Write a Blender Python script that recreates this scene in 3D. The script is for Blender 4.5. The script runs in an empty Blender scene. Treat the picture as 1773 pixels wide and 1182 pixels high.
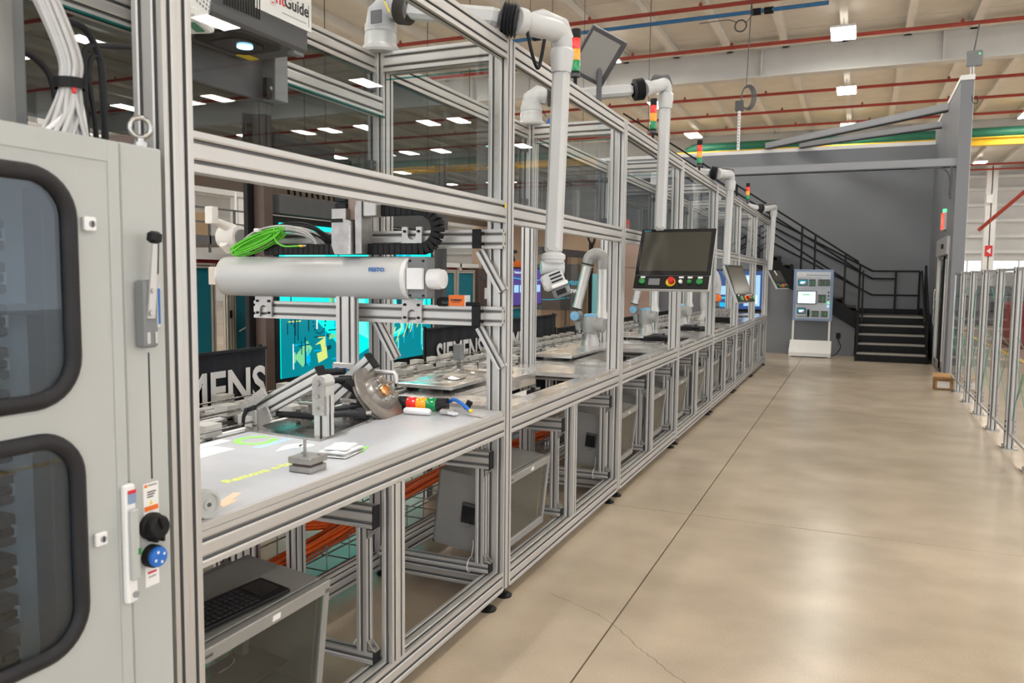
import bpy, math, random
from mathutils import Vector, Matrix
random.seed(7)
S = bpy.context.scene
COL = S.collection
V = Vector

# ------------------------------------------------------------------ camera
cam_data = bpy.data.cameras.new('camera')
cam = bpy.data.objects.new('camera', cam_data)
COL.objects.link(cam)
right = V((0.91747683, 0.39766427, 0.00997011)); up = V((-0.04122972, 0.07013517, 0.99668509)); fwd = V((-0.39564679, 0.91484654, -0.08074298))
Mx = Matrix.Identity(4)
for i in range(3):
    Mx[i][0] = right[i]; Mx[i][1] = up[i]; Mx[i][2] = -fwd[i]
Mx[0][3], Mx[1][3], Mx[2][3] = 0.0, 0.0, 1.65
cam.matrix_world = Mx
cam_data.sensor_width = 36.0
cam_data.lens = 1374.5 / 1773 * 36.0
cam_data.clip_start = 0.05
cam_data.clip_end = 300
cam_data.dof.use_dof = True
cam_data.dof.focus_distance = 4.6
cam_data.dof.aperture_fstop = 4.5
S.camera = cam

# ------------------------------------------------------------------ world, exposure
W = bpy.data.worlds.new('world'); S.world = W; W.use_nodes = True
W.node_tree.nodes['Background'].inputs[0].default_value = (0.93, 0.96, 1.0, 1)
W.node_tree.nodes['Background'].inputs[1].default_value = 1.9
S.view_settings.view_transform = 'Standard'
S.view_settings.look = 'None'
S.view_settings.gamma = 1
S.view_settings.use_curve_mapping = False
S.view_settings.exposure = 0.22
S.cycles.transparent_max_bounces = 40
LAMP = 50.0      # radiance of the high-bay diffusers

# light thrown down on the table by the projector
pl_ = bpy.data.lights.new('projector_beam', 'SPOT'); pl_.energy = 55; pl_.spot_size = math.radians(78); pl_.spot_blend = .35; pl_.shadow_soft_size = .03; pl_.color = (.93, .97, 1.0)
po_ = bpy.data.objects.new('projector_beam', pl_); COL.objects.link(po_); po_.location = (-2.06, 2.31, 2.455); po_.rotation_euler = (math.radians(6), math.radians(6), 0)

# ------------------------------------------------------------------ materials
MATS = {}
def mat(name, col, rough=0.5, metal=0.0, noise=None, emit=None, spec=0.5, coat=0.0, bump=None, rnoise=None, aniso=None):
    m = bpy.data.materials.new(name); m.use_nodes = True
    nt = m.node_tree; b = nt.nodes['Principled BSDF']
    c = (*col, 1) if len(col) == 3 else col
    b.inputs['Base Color'].default_value = c
    b.inputs['Roughness'].default_value = rough
    b.inputs['Metallic'].default_value = metal
    b.inputs['Specular IOR Level'].default_value = spec
    b.inputs['Coat Weight'].default_value = coat
    if coat: b.inputs['Coat Roughness'].default_value = 0.12
    if noise or bump or rnoise:
        tc = nt.nodes.new('ShaderNodeTexCoord')
    def nz(scale, detail=4, stretch=None):
        n = nt.nodes.new('ShaderNodeTexNoise'); n.inputs['Scale'].default_value = scale; n.inputs['Detail'].default_value = detail
        if stretch:
            mp = nt.nodes.new('ShaderNodeMapping'); mp.inputs['Scale'].default_value = stretch
            nt.links.new(tc.outputs['Object'], mp.inputs[0]); nt.links.new(mp.outputs[0], n.inputs['Vector'])
        else:
            nt.links.new(tc.outputs['Object'], n.inputs['Vector'])
        return n
    if noise:   # (scale, amount[, stretch])
        n = nz(noise[0], 5, noise[2] if len(noise) > 2 else None)
        mr = nt.nodes.new('ShaderNodeMapRange'); mr.interpolation_type = 'SMOOTHSTEP'
        mr.inputs[1].default_value = 0.22; mr.inputs[2].default_value = 0.78
        mr.inputs[3].default_value = 1 - noise[1]; mr.inputs[4].default_value = 1 + noise[1]
        nt.links.new(n.outputs[0], mr.inputs[0])
        mx = nt.nodes.new('ShaderNodeVectorMath'); mx.operation = 'SCALE'
        mx.inputs[0].default_value = c[:3]
        nt.links.new(mr.outputs[0], mx.inputs['Scale'])
        nt.links.new(mx.outputs[0], b.inputs['Base Color'])
    if rnoise:
        n = nz(rnoise[0], 4)
        mr = nt.nodes.new('ShaderNodeMapRange'); mr.interpolation_type = 'SMOOTHSTEP'
        mr.inputs[1].default_value = 0.22; mr.inputs[2].default_value = 0.78
        mr.inputs[3].default_value = rnoise[1]; mr.inputs[4].default_value = rnoise[2]
        nt.links.new(n.outputs[0], mr.inputs[0]); nt.links.new(mr.outputs[0], b.inputs['Roughness'])
    if bump:
        n = nz(bump[0], 6); bp = nt.nodes.new('ShaderNodeBump'); bp.inputs['Strength'].default_value = bump[1]
        bp.inputs['Distance'].default_value = 0.002
        nt.links.new(n.outputs[0], bp.inputs['Height']); nt.links.new(bp.outputs[0], b.inputs['Normal'])
    if emit:
        b.inputs['Emission Color'].default_value = (*emit[0], 1); b.inputs['Emission Strength'].default_value = emit[1]
    MATS[name] = m
    return m
def glass(name, tint, refl=0.06, rough=0.0):
    m = bpy.data.materials.new(name); m.use_nodes = True; nt = m.node_tree
    for n in list(nt.nodes):
        if n.type != 'OUTPUT_MATERIAL': nt.nodes.remove(n)
    out = [n for n in nt.nodes if n.type == 'OUTPUT_MATERIAL'][0]
    t = nt.nodes.new('ShaderNodeBsdfTransparent'); t.inputs[0].default_value = (*tint, 1)
    g = nt.nodes.new('ShaderNodeBsdfGlossy'); g.inputs['Roughness'].default_value = rough; g.inputs[0].default_value = (1, 1, 1, 1)
    lw = nt.nodes.new('ShaderNodeFresnel'); lw.inputs['IOR'].default_value = 1.35 if refl < 0.1 else 1.5
    mx = nt.nodes.new('ShaderNodeMixShader')
    ge = nt.nodes.new('ShaderNodeNewGeometry'); iv = nt.nodes.new('ShaderNodeMath'); iv.operation = 'SUBTRACT'; iv.inputs[0].default_value = 1.0
    ml = nt.nodes.new('ShaderNodeMath'); ml.operation = 'MULTIPLY'
    nt.links.new(ge.outputs['Backfacing'], iv.inputs[1]); nt.links.new(lw.outputs[0], ml.inputs[0]); nt.links.new(iv.outputs[0], ml.inputs[1])
    nt.links.new(ml.outputs[0], mx.inputs[0]); nt.links.new(t.outputs[0], mx.inputs[1]); nt.links.new(g.outputs[0], mx.inputs[2])
    nt.links.new(mx.outputs[0], out.inputs[0]); MATS[name] = m
    return m
M = MATS
mat('alu', (0.56, 0.55, 0.535), 0.42, 0.55, noise=(3, 0.03))
mat('alu_bright', (0.40, 0.385, 0.365), 0.4, 0.55, noise=(4, 0.05), rnoise=(9, 0.2, 0.38))
mat('alu_plate', (0.74, 0.73, 0.72), 0.22, 0.8, noise=(6, 0.06, (1, 8, 1)), rnoise=(6, 0.12, 0.32))
mat('slot', (0.20, 0.20, 0.20), 0.6, 0.3)
mat('ur_tube', (0.55, 0.545, 0.53), 0.35, 0.6, noise=(8, 0.03))
mat('steel', (0.42, 0.41, 0.39), 0.32, 1.0, noise=(20, 0.06), rnoise=(12, 0.18, 0.35))
mat('steel_dark', (0.33, 0.32, 0.31), 0.4, 0.8, noise=(25, 0.15))
mat('disc_steel', (0.25, 0.225, 0.20), 0.5, 0.55, noise=(30, 0.10), rnoise=(14, 0.25, 0.42))
mat('copper', (0.75, 0.42, 0.2), 0.3, 1.0)
mat('chrome', (0.8, 0.8, 0.8), 0.1, 1.0)
mat('black', (0.009, 0.009, 0.010), 0.5, noise=(30, 0.2), spec=0.25)
mat('black_gloss', (0.012, 0.012, 0.014), 0.12)
mat('rubber', (0.018, 0.018, 0.021), 0.5, noise=(12, 0.15), spec=0.3)
mat('bellows', (0.028, 0.03, 0.035), 0.5, spec=0.35)
mat('darkgrey', (0.075, 0.078, 0.085), 0.5, noise=(8, 0.08))
mat('midgrey', (0.20, 0.21, 0.22), 0.5, noise=(5, 0.06))
mat('cab_paint', (0.47, 0.49, 0.48), 0.38, noise=(2.5, 0.03), bump=(120, 0.15))
mat('enclosure', (0.30, 0.30, 0.29), 0.36, 0.25, noise=(5, 0.06), bump=(160, 0.12))
mat('arm_white', (0.55, 0.56, 0.565), 0.34, noise=(3, 0.02))
mat('white', (0.82, 0.82, 0.81), 0.45, noise=(6, 0.02))
mat('white_gloss', (0.84, 0.84, 0.85), 0.2)
mat('table_grey', (0.50, 0.505, 0.53), 0.33, 0.05, noise=(4, 0.03, (1, 3, 1)))
mat('wall_grey', (0.20, 0.212, 0.235), 0.55, noise=(1.2, 0.03), bump=(60, 0.1))
mat('wall_cap', (0.85, 0.85, 0.84), 0.5, noise=(2, 0.02))
mat('beam_grey', (0.30, 0.31, 0.33), 0.5, noise=(2, 0.03))
mat('roof_deck', (0.78, 0.745, 0.68), 0.7, noise=(1.5, 0.05), bump=(8, 0.4))
mat('purlin', (0.80, 0.775, 0.72), 0.6, noise=(2, 0.04))
mat('girder', (0.62, 0.62, 0.60), 0.6, noise=(1.2, 0.05))
mat('hall_wall', (0.68, 0.68, 0.67), 0.7, noise=(0.8, 0.05))
mat('girt', (0.78, 0.78, 0.77), 0.6, noise=(2, 0.03))
mat('pipe_red', (0.36, 0.045, 0.03), 0.45, noise=(6, 0.1))
mat('pipe_blue', (0.03, 0.16, 0.36), 0.45, noise=(6, 0.1))
mat('pipe_green', (0.03, 0.20, 0.13), 0.5, noise=(4, 0.1))
mat('crane_yellow', (0.82, 0.52, 0.02), 0.45, noise=(4, 0.06))
mat('black_paint', (0.007, 0.007, 0.008), 0.4, noise=(10, 0.2), spec=0.2)
mat('tread', (0.07, 0.065, 0.06), 0.7, noise=(40, 0.2))
mat('nosing', (0.36, 0.34, 0.31), 0.6, noise=(30, 0.1))
mat('cardboard', (0.42, 0.24, 0.10), 0.8, noise=(10, 0.08))
mat('label_white', (0.85, 0.85, 0.84), 0.5, noise=(12, 0.01))
mat('ink', (0.02, 0.02, 0.022), 0.6)
mat('ink_grey', (0.3, 0.3, 0.31), 0.6)
mat('ink_red', (0.65, 0.02, 0.04), 0.5)
mat('ink_blue', (0.02, 0.15, 0.5), 0.5)
mat('orange_box', (0.85, 0.18, 0.02), 0.5, noise=(8, 0.04))
mat('orange_cable', (0.75, 0.11, 0.01), 0.45, noise=(20, 0.1))
mat('kuka_orange', (0.9, 0.2, 0.02), 0.35)
mat('green_cable', (0.13, 0.62, 0.03), 0.4, noise=(20, 0.1))
mat('green_line', (0.02, 0.26, 0.17), 0.5)
mat('grey_cable', (0.55, 0.55, 0.55), 0.45, noise=(20, 0.05))
mat('cream', (0.46, 0.44, 0.41), 0.6, noise=(20, 0.08))
mat('ur_grey', (0.34, 0.34, 0.335), 0.4, 0.25)
mat('ur_blue', (0.20, 0.46, 0.68), 0.4)
mat('teal', (0.0, 0.17, 0.24), 0.65, noise=(3, 0.08, (1, 1, 0.3)))
mat('banner_black', (0.012, 0.013, 0.018), 0.9, noise=(9, 0.25, (1, 6, 0.3)))
mat('banner_white', (0.72, 0.70, 0.70), 0.7, noise=(9, 0.05))
mat('frame_tan', (0.62, 0.56, 0.48), 0.45, 0.3)
mat('red_panel', (0.30, 0.012, 0.012), 0.45)
mat('tan_wall', (0.50, 0.38, 0.28), 0.55, noise=(1.0, 0.05))
mat('brown', (0.085, 0.055, 0.045), 0.5, noise=(3, 0.1))
mat('pink_brown', (0.36, 0.26, 0.22), 0.6, noise=(2, 0.04))
mat('plastic_bag', (0.85, 0.86, 0.88), 0.15)
mat('cloth', (0.80, 0.80, 0.80), 0.9, noise=(25, 0.04), bump=(40, 0.6))
mat('yellow', (0.85, 0.62, 0.02), 0.4)
mat('red', (0.62, 0.015, 0.015), 0.3)
mat('green', (0.01, 0.22, 0.04), 0.3)
mat('blue_strap', (0.02, 0.16, 0.6), 0.5)
mat('proj_yellow', (0.78, 0.86, 0.16), 0.6)  # proj_ colours: projector light on the table painted as plain diffuse colour
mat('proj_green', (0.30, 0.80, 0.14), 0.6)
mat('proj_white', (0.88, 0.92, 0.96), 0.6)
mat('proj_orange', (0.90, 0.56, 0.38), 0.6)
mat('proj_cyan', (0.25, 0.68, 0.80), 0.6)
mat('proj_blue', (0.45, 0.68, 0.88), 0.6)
mat('hmi_glass', (0.055, 0.052, 0.042), 0.16)
mat('overhead_glass_glare', (0.30, 0.30, 0.29), 0.12)  # pale base colour paints in the lights mirrored by the screen
mat('pallet_wood', (0.38, 0.26, 0.15), 0.8, noise=(20, 0.1))
mat('lens_red', (0.75, 0.02, 0.015), 0.15, emit=((0.9, 0.02, 0.01), 0.12), coat=0.5)
mat('lens_amber', (0.9, 0.33, 0.01), 0.15, emit=((1, 0.35, 0.01), 0.18), coat=0.5)
mat('lens_green', (0.0, 0.25, 0.07), 0.15, emit=((0, 0.5, 0.1), 0.06), coat=0.5)
mat('lamp_led', (1, 1, 1), 0.4, emit=((1.0, 0.955, 0.87), LAMP))
mat('lamp_up_fill', (1, 1, 1), 0.4, emit=((1.0, 0.94, 0.84), LAMP * 0.03))  # added glow to brighten the roof from below
mat('warm_led', (1, 1, 1), 0.4, emit=((1.0, 0.76, 0.48), 9.0))
mat('red_glow', (1, 0.2, 0.1), 0.4, emit=((1.0, 0.12, 0.06), 1.6))
mat('scr_cyan', (0, 0, 0), 0.3, emit=((0.0, 0.86, 0.76), 1.0))
mat('scr_teal', (0, 0, 0), 0.3, emit=((0.0, 0.22, 0.27), 1.0))
mat('scr_pale', (0, 0, 0), 0.3, emit=((0.15, 0.95, 0.80), 1.0))
mat('scr_blue', (0, 0, 0), 0.3, emit=((0.0, 0.45, 0.75), 1.0))
mat('scr_dark', (0, 0, 0), 0.3, emit=((0.0, 0.05, 0.08), 1.0))
mat('scr_green', (0, 0, 0), 0.3, emit=((0.2, 0.62, 0.30), 1.0))
mat('scr_yellow', (0, 0, 0), 0.3, emit=((0.65, 0.75, 0.2), 1.0))
mat('scr_white', (0, 0, 0), 0.3, emit=((0.8, 0.9, 0.95), 1.0))
mat('scr_purple', (0, 0, 0), 0.3, emit=((0.07, 0.045, 0.22), 1.0))
mat('scr_sky', (0, 0, 0), 0.3, emit=((0.35, 0.62, 0.95), 1.0))
mat('scr_navy', (0, 0, 0), 0.3, emit=((0.02, 0.06, 0.2), 1.0))
mat('proj_lens', (0, 0, 0), 0.3, emit=((0.3, 0.75, 1.0), 4.0))
mat('exit_red', (0, 0, 0), 0.3, emit=((1.0, 0.10, 0.05), 1.3))
mat('daylight', (1, 1, 1), 0.4, emit=((0.85, 0.94, 1.0), 1.7))
mat('led_green', (0, 0, 0), 0.3, emit=((0.1, 1.0, 0.3), 2.0))
mat('led_blue', (0, 0, 0), 0.3, emit=((0.2, 0.5, 1.0), 2.0))
mat('board_blue', (0.24, 0.33, 0.50), 0.4)
mat('board_face', (0.62, 0.68, 0.76), 0.4)
glass('pane_clear', (0.97, 0.98, 0.98))
glass('pane_smoked', (0.42, 0.445, 0.45))
glass('pane_blue', (0.66, 0.74, 0.80), 0.2)
glass('pane_fence', (0.93, 0.94, 0.95))
glass('pane_edge', (0.25, 0.62, 0.60))
glass('bag_film', (0.93, 0.94, 0.96), 0.2, 0.05)
glass('pane_booth', (0.80, 0.77, 0.72), 0.2)
glass('pane_encl', (0.72, 0.76, 0.74), 0.2)
glass('pane_bronze', (0.36, 0.32, 0.27), 0.2)

# concrete floor
def concrete():
    m = bpy.data.materials.new('concrete'); m.use_nodes = True; nt = m.node_tree; b = nt.nodes['Principled BSDF']
    tc = nt.nodes.new('ShaderNodeTexCoord')
    def N(scale, det, dist=0.0, st=None):
        n = nt.nodes.new('ShaderNodeTexNoise'); n.inputs['Scale'].default_value = scale; n.inputs['Detail'].default_value = det
        n.inputs['Distortion'].default_value = dist
        if st:
            mp = nt.nodes.new('ShaderNodeMapping'); mp.inputs['Scale'].default_value = st
            nt.links.new(tc.outputs['Object'], mp.inputs[0]); nt.links.new(mp.outputs[0], n.inputs['Vector'])
        else: nt.links.new(tc.outputs['Object'], n.inputs['Vector'])
        return n
    n1 = N(0.55, 3, 0.0, (0.8, 1, 1)); n2 = N(110, 3); n3 = N(2.2, 3, 0.0)
    r1 = nt.nodes.new('ShaderNodeValToRGB'); r1.color_ramp.interpolation = 'EASE'
    r1.color_ramp.elements[0].position = 0.22; r1.color_ramp.elements[0].color = (0.43, 0.355, 0.265, 1)
    r1.color_ramp.elements[1].position = 0.78; r1.color_ramp.elements[1].color = (0.57, 0.475, 0.37, 1)
    nt.links.new(n1.outputs[0], r1.inputs[0])
    r2 = nt.nodes.new('ShaderNodeMapRange'); r2.inputs[1].default_value = 0.28; r2.inputs[2].default_value = 0.72; r2.inputs[3].default_value = 0.93; r2.inputs[4].default_value = 1.06
    nt.links.new(n2.outputs[0], r2.inputs[0])
    r3 = nt.nodes.new('ShaderNodeMapRange'); r3.inputs[1].default_value = 0.15; r3.inputs[2].default_value = 0.85; r3.inputs[3].default_value = 0.88; r3.inputs[4].default_value = 1.10
    nt.links.new(n3.outputs[0], r3.inputs[0])
    mm = nt.nodes.new('ShaderNodeMath'); mm.operation = 'MULTIPLY'; nt.links.new(r2.outputs[0], mm.inputs[0]); nt.links.new(r3.outputs[0], mm.inputs[1])
    sc = nt.nodes.new('ShaderNodeVectorMath'); sc.operation = 'SCALE'
    nt.links.new(r1.outputs[0], sc.inputs[0]); nt.links.new(mm.outputs[0], sc.inputs['Scale']); nt.links.new(sc.outputs[0], b.inputs['Base Color'])
    rr = nt.nodes.new('ShaderNodeMapRange'); rr.interpolation_type = 'SMOOTHSTEP'; r3.interpolation_type = 'SMOOTHSTEP'; rr.inputs[1].default_value = 0.3; rr.inputs[2].default_value = 0.7; rr.inputs[3].default_value = 0.25; rr.inputs[4].default_value = 0.31
    b.inputs['Roughness'].default_value = 0.25
    b.inputs['Specular IOR Level'].default_value = 0.55
    MATS['concrete'] = m
concrete()
mat('joint', (0.10, 0.085, 0.07), 0.9)
mat('crack', (0.20, 0.165, 0.13), 0.9)

# ------------------------------------------------------------------ geometry helpers
def basis(d, upv=(0, 0, 1)):
    d = V(d).normalized(); u = V(upv)
    if abs(d.dot(u)) > 0.98: u = V((0, 1, 0))
    s = d.cross(u).normalized(); u = s.cross(d).normalized()
    return d, s, u
class MB:
    def __init__(self, loc=(0, 0, 0)):
        self.v = []; self.f = []; self.m = []; self.s = []; self.mats = []; self.loc = V(loc)
    def mi(self, name):
        if name not in self.mats: self.mats.append(name)
        return self.mats.index(name)
    def add(self, vs, fs, m, smooth=False):
        o = len(self.v); k = self.mi(m)
        self.v += [tuple(V(p)) for p in vs]
        for f in fs:
            self.f.append([o + i for i in f]); self.m.append(k); self.s.append(smooth)
        return self
    def box(self, a, b, m, bev=0.0):
        x0, x1 = sorted((a[0], b[0])); y0, y1 = sorted((a[1], b[1])); z0, z1 = sorted((a[2], b[2]))
        return self.obox(((x0 + x1) / 2, (y0 + y1) / 2, (z0 + z1) / 2), (x1 - x0, y1 - y0, z1 - z0), m, Matrix.Identity(3), bev)
    def obox(self, c, size, m, R=None, bev=0.0):
        R = R or Matrix.Identity(3); c = V(c); hx, hy, hz = [s / 2 for s in size]
        if bev > 0:
            bev = min(bev, hx * .45, hy * .45, hz * .45)
            ring = []
            for z, i in ((-hz, bev), (-hz + bev, 0), (hz - bev, 0), (hz, bev)):
                X, Y = hx - i, hy - i; bb = bev
                ring.append([(X - bb, -Y, z), (X, -Y + bb, z), (X, Y - bb, z), (X - bb, Y, z), (-X + bb, Y, z), (-X, Y - bb, z), (-X, -Y + bb, z), (-X + bb, -Y, z)])
            vs = [c + R @ V(p) for r in ring for p in r]
            fs = [list(range(7, -1, -1)), list(range(24, 32))]
            for k in range(3):
                for j in range(8):
                    fs.append([k * 8 + j, k * 8 + (j + 1) % 8, (k + 1) * 8 + (j + 1) % 8, (k + 1) * 8 + j])
            return self.add(vs, fs, m)
        vs = [c + R @ V((sx * hx, sy * hy, sz * hz)) for sx in (-1, 1) for sy in (-1, 1) for sz in (-1, 1)]
        return self.add(vs, [(0, 1, 3, 2), (4, 6, 7, 5), (0, 4, 5, 1), (2, 3, 7, 6), (0, 2, 6, 4), (1, 5, 7, 3)], m)
    def cyl(self, p0, p1, r0, m, r1=None, n=20, caps=True):
        r1 = r0 if r1 is None else r1
        p0, p1 = V(p0), V(p1); d, s, u = basis(p1 - p0)
        a = [math.tau * i / n for i in range(n)]
        v0 = [p0 + (s * math.cos(t) + u * math.sin(t)) * r0 for t in a]
        v1 = [p1 + (s * math.cos(t) + u * math.sin(t)) * r1 for t in a]
        self.add(v0 + v1, [(i, n + i, n + (i + 1) % n, (i + 1) % n) for i in range(n)], m, True)
        if caps:
            self.add(v0, [list(range(n))], m); self.add(v1, [list(range(n - 1, -1, -1))], m)
        return self
    def lathe(self, p0, axis, prof, m, n=24):
        """prof: list of (distance along the axis, radius)"""
        p0 = V(p0); d, s, u = basis(axis); groups = [[prof[0]]]
        for k in range(1, len(prof)):
            if len(groups[-1]) >= 2:
                a = V((groups[-1][-1][0] - groups[-1][-2][0], groups[-1][-1][1] - groups[-1][-2][1])); b_ = V((prof[k][0] - groups[-1][-1][0], prof[k][1] - groups[-1][-1][1]))
                if a.length > 1e-7 and b_.length > 1e-7 and a.angle(b_) > math.radians(38): groups.append([prof[k - 1]])
            groups[-1].append(prof[k])
        for g_ in groups:
            vs = []
            for h, r in g_:
                for i in range(n):
                    t = math.tau * i / n; vs.append(p0 + d * h + (s * math.cos(t) + u * math.sin(t)) * max(r, 1e-4))
            self.add(vs, [(k * n + i, (k + 1) * n + i, (k + 1) * n + (i + 1) % n, k * n + (i + 1) % n) for k in range(len(g_) - 1) for i in range(n)], m, True)
        return self
    def tube(self, pts, r, m, n=8, caps=True, smooth=True):
        pts = [V(p) for p in pts]; k = len(pts)
        rs = r if isinstance(r, (list, tuple)) else [r] * k
        vs = []; d0, s, u = basis(pts[1] - pts[0])
        for i, p in enumerate(pts):
            d = (pts[min(i + 1, k - 1)] - pts[max(i - 1, 0)]).normalized()
            s = (s - d * s.dot(d))
            s = s.normalized() if s.length > 1e-6 else basis(d)[1]
            u = s.cross(d).normalized()
            for j in range(n):
                t = math.tau * j / n; vs.append(p + (s * math.cos(t) + u * math.sin(t)) * rs[i])
        fs = [(i * n + j, (i + 1) * n + j, (i + 1) * n + (j + 1) % n, i * n + (j + 1) % n) for i in range(k - 1) for j in range(n)]
        self.add(vs, fs, m, smooth)
        if caps:
            self.add(vs[:n], [list(range(n))], m); self.add(vs[-n:], [list(range(n - 1, -1, -1))], m)
        return self
    def prism(self, pts, ax, a, b, m, smooth=False):
        """pts 2D polygon swept along axis ax ('x': pts=(y,z); 'y': pts=(x,z); 'z': pts=(x,y))"""
        def P(p, t):
            return {'x': (t, p[0], p[1]), 'y': (p[0], t, p[1]), 'z': (p[0], p[1], t)}[ax]
        n = len(pts); vs = [P(p, a) for p in pts] + [P(p, b) for p in pts]
        self.add(vs, [(i, (i + 1) % n, n + (i + 1) % n, n + i) for i in range(n)], m, smooth)
        self.add(vs[:n], [list(range(n))], m); self.add(vs[n:], [list(range(n))], m)
        return self
    def prof(self, p0, p1, w, h, upv=(0, 0, 1), m='alu', mod=0.048):
        """slotted aluminium extrusion: w across, h along upv"""
        p0, p1 = V(p0), V(p1); d, s, u = basis(p1 - p0, upv)
        poly = []
        def side(a, b, nrm):
            a, b = V(a), V(b); L = (b - a).length; k = max(1, round(L / mod)); e = (b - a).normalized(); nv = V(nrm)
            out = [(a, 0)]
            for i in range(k):
                c = a + e * L * (i + .5) / k
                sw = min(0.0055, L / k * .13); cw = sw * 1.9; dp = min(0.014, min(w, h) * .26)
                out += [(c - e * cw, 0), (c - e * sw, 0), (c - e * sw - nv * dp, 1), (c + e * sw - nv * dp, 0), (c + e * sw, 0), (c + e * cw, 0)]
                out[-6] = (c - e * cw, 0); out[-5] = (c - e * sw - nv * .002, 2); out[-4] = (c - e * sw - nv * dp, 1)
                out[-3] = (c + e * sw - nv * dp, 2); out[-2] = (c + e * sw - nv * .002, 0)
            return out
        W2, H2 = w / 2, h / 2
        poly += side((-W2, -H2), (W2, -H2), (0, -1)); poly += side((W2, -H2), (W2, H2), (1, 0))
        poly += side((W2, H2), (-W2, H2), (0, 1)); poly += side((-W2, H2), (-W2, -H2), (-1, 0))
        n = len(poly)
        vs = [p0 + s * q.x + u * q.y for q, t in poly] + [p1 + s * q.x + u * q.y for q, t in poly]
        for i in range(n):
            t = poly[i][1]
            self.add([vs[i], vs[(i + 1) % n], vs[n + (i + 1) % n], vs[n + i]], [(0, 1, 2, 3)], 'slot' if t else m)
        self.add(vs[:n], [list(range(n))], m); self.add(vs[n:], [list(range(n - 1, -1, -1))], m)
        return self
    def build(self, name, parent=None):
        me = bpy.data.meshes.new(name)
        off = self.loc
        me.from_pydata([(p[0] - off.x, p[1] - off.y, p[2] - off.z) for p in self.v], [], self.f)
        for k in self.mats: me.materials.append(MATS[k])
        me.polygons.foreach_set('material_index', self.m); me.polygons.foreach_set('use_smooth', self.s)
        me.update()
        o = bpy.data.objects.new(name, me); COL.objects.link(o)
        if parent is not None: o.parent = parent
        return o
ROOTLOC = {}
class T:
    """a thing: an Empty at its base with parts"""
    def __init__(self, name, label, cat, loc, group=None, kind=None):
        o = bpy.data.objects.new(name, None); COL.objects.link(o); o.location = loc; o.empty_display_size = .1
        o['label'] = label; o['category'] = cat
        if group: o['group'] = group
        if kind: o['kind'] = kind
        self.o = o; self.loc = V(loc)
    def mb(self): return MB(self.loc)
    def part(self, name, b, parent=None, label=None):
        o = b.build(name, parent or self.o)
        if label: o['label'] = label
        return o
    def sub(self, name, b, parent): return b.build(name, parent)
def single(name, label, cat, b, group=None, kind=None):
    if b.loc.length == 0 and b.v:
        xs = [p[0] for p in b.v]; ys = [p[1] for p in b.v]; zs = [p[2] for p in b.v]
        b.loc = V(((min(xs) + max(xs)) / 2, (min(ys) + max(ys)) / 2, min(zs)))
    o = b.build(name); o.location = b.loc
    o['label'] = label; o['category'] = cat
    if group: o['group'] = group
    if kind: o['kind'] = kind
    return o
def struct(name, b, parent=None):
    o = b.build(name, parent)
    if parent is None: o['kind'] = 'structure'
    return o
KIDS = {}
def copy_tree(o, dloc=(0, 0, 0), parent=None):
    c = o.copy(); COL.objects.link(c); c.parent = parent
    if parent is None: c.location = o.location + V(dloc)
    for ch in [x for x in o.children]: copy_tree(ch, (0, 0, 0), c)
    return c
def text(name, s, size, pos, xdir, ydir, m, parent=None, off=V((0, 0, 0)), bold=0.0, align='LEFT', xs=1.0, extrude=0.0006, label=None):
    cu = bpy.data.curves.new(name, 'FONT'); cu.body = s; cu.size = size; cu.extrude = extrude; cu.offset = bold; cu.align_x = align; cu.resolution_u = 3
    t = bpy.data.objects.new(name, cu); COL.objects.link(t)
    bpy.context.view_layer.update()
    me = bpy.data.meshes.new_from_object(t.evaluated_get(bpy.context.evaluated_depsgraph_get()))
    bpy.data.objects.remove(t); bpy.data.curves.remove(cu)
    xd, yd = V(xdir), V(ydir); zd = xd.cross(yd)
    pos = V(pos) - V(off)
    for v in me.vertices:
        p = v.co; v.co = pos + xd * p.x * xs + yd * p.y + zd * p.z
    me.materials.clear(); me.materials.append(MATS[m])
    o = bpy.data.objects.new(name, me); COL.objects.link(o)
    if parent is not None: o.parent = parent
    if label: o['label'] = label
    return o
def arc(c, r, a0, a1, n, ax1, ax2):
    c = V(c); a1v, a2v = V(ax1), V(ax2)
    return [c + a1v * r * math.cos(math.radians(a0 + (a1 - a0) * i / n)) + a2v * r * math.sin(math.radians(a0 + (a1 - a0) * i / n)) for i in range(n + 1)]
def bez(ps, n=16):
    """Catmull-Rom through points"""
    ps = [V(p) for p in ps]; P = [ps[0] * 2 - ps[1]] + ps + [ps[-1] * 2 - ps[-2]]; out = []
    for i in range(1, len(P) - 2):
        for j in range(n):
            t = j / n; a, b, c, d = P[i - 1], P[i], P[i + 1], P[i + 2]
            out.append(.5 * ((2 * b) + (c - a) * t + (2 * a - 5 * b + 4 * c - d) * t * t + (3 * b - a - 3 * c + d) * t ** 3))
    out.append(ps[-1]); return out
def rrect(cx, cy, w, h, r, n=6):
    out = []
    for sx, sy, a in ((1, -1, -90), (1, 1, 0), (-1, 1, 90), (-1, -1, 180)):
        for i in range(n + 1):
            t = math.radians(a + 90 * i / n); out.append((cx + sx * (w / 2 - r) + r * math.cos(t), cy + sy * (h / 2 - r) + r * math.sin(t)))
    return out
def rotY(a): return Matrix.Rotation(math.radians(a), 3, 'Y')
def rotX(a): return Matrix.Rotation(math.radians(a), 3, 'X')
def rotZ(a): return Matrix.Rotation(math.radians(a), 3, 'Z')

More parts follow.
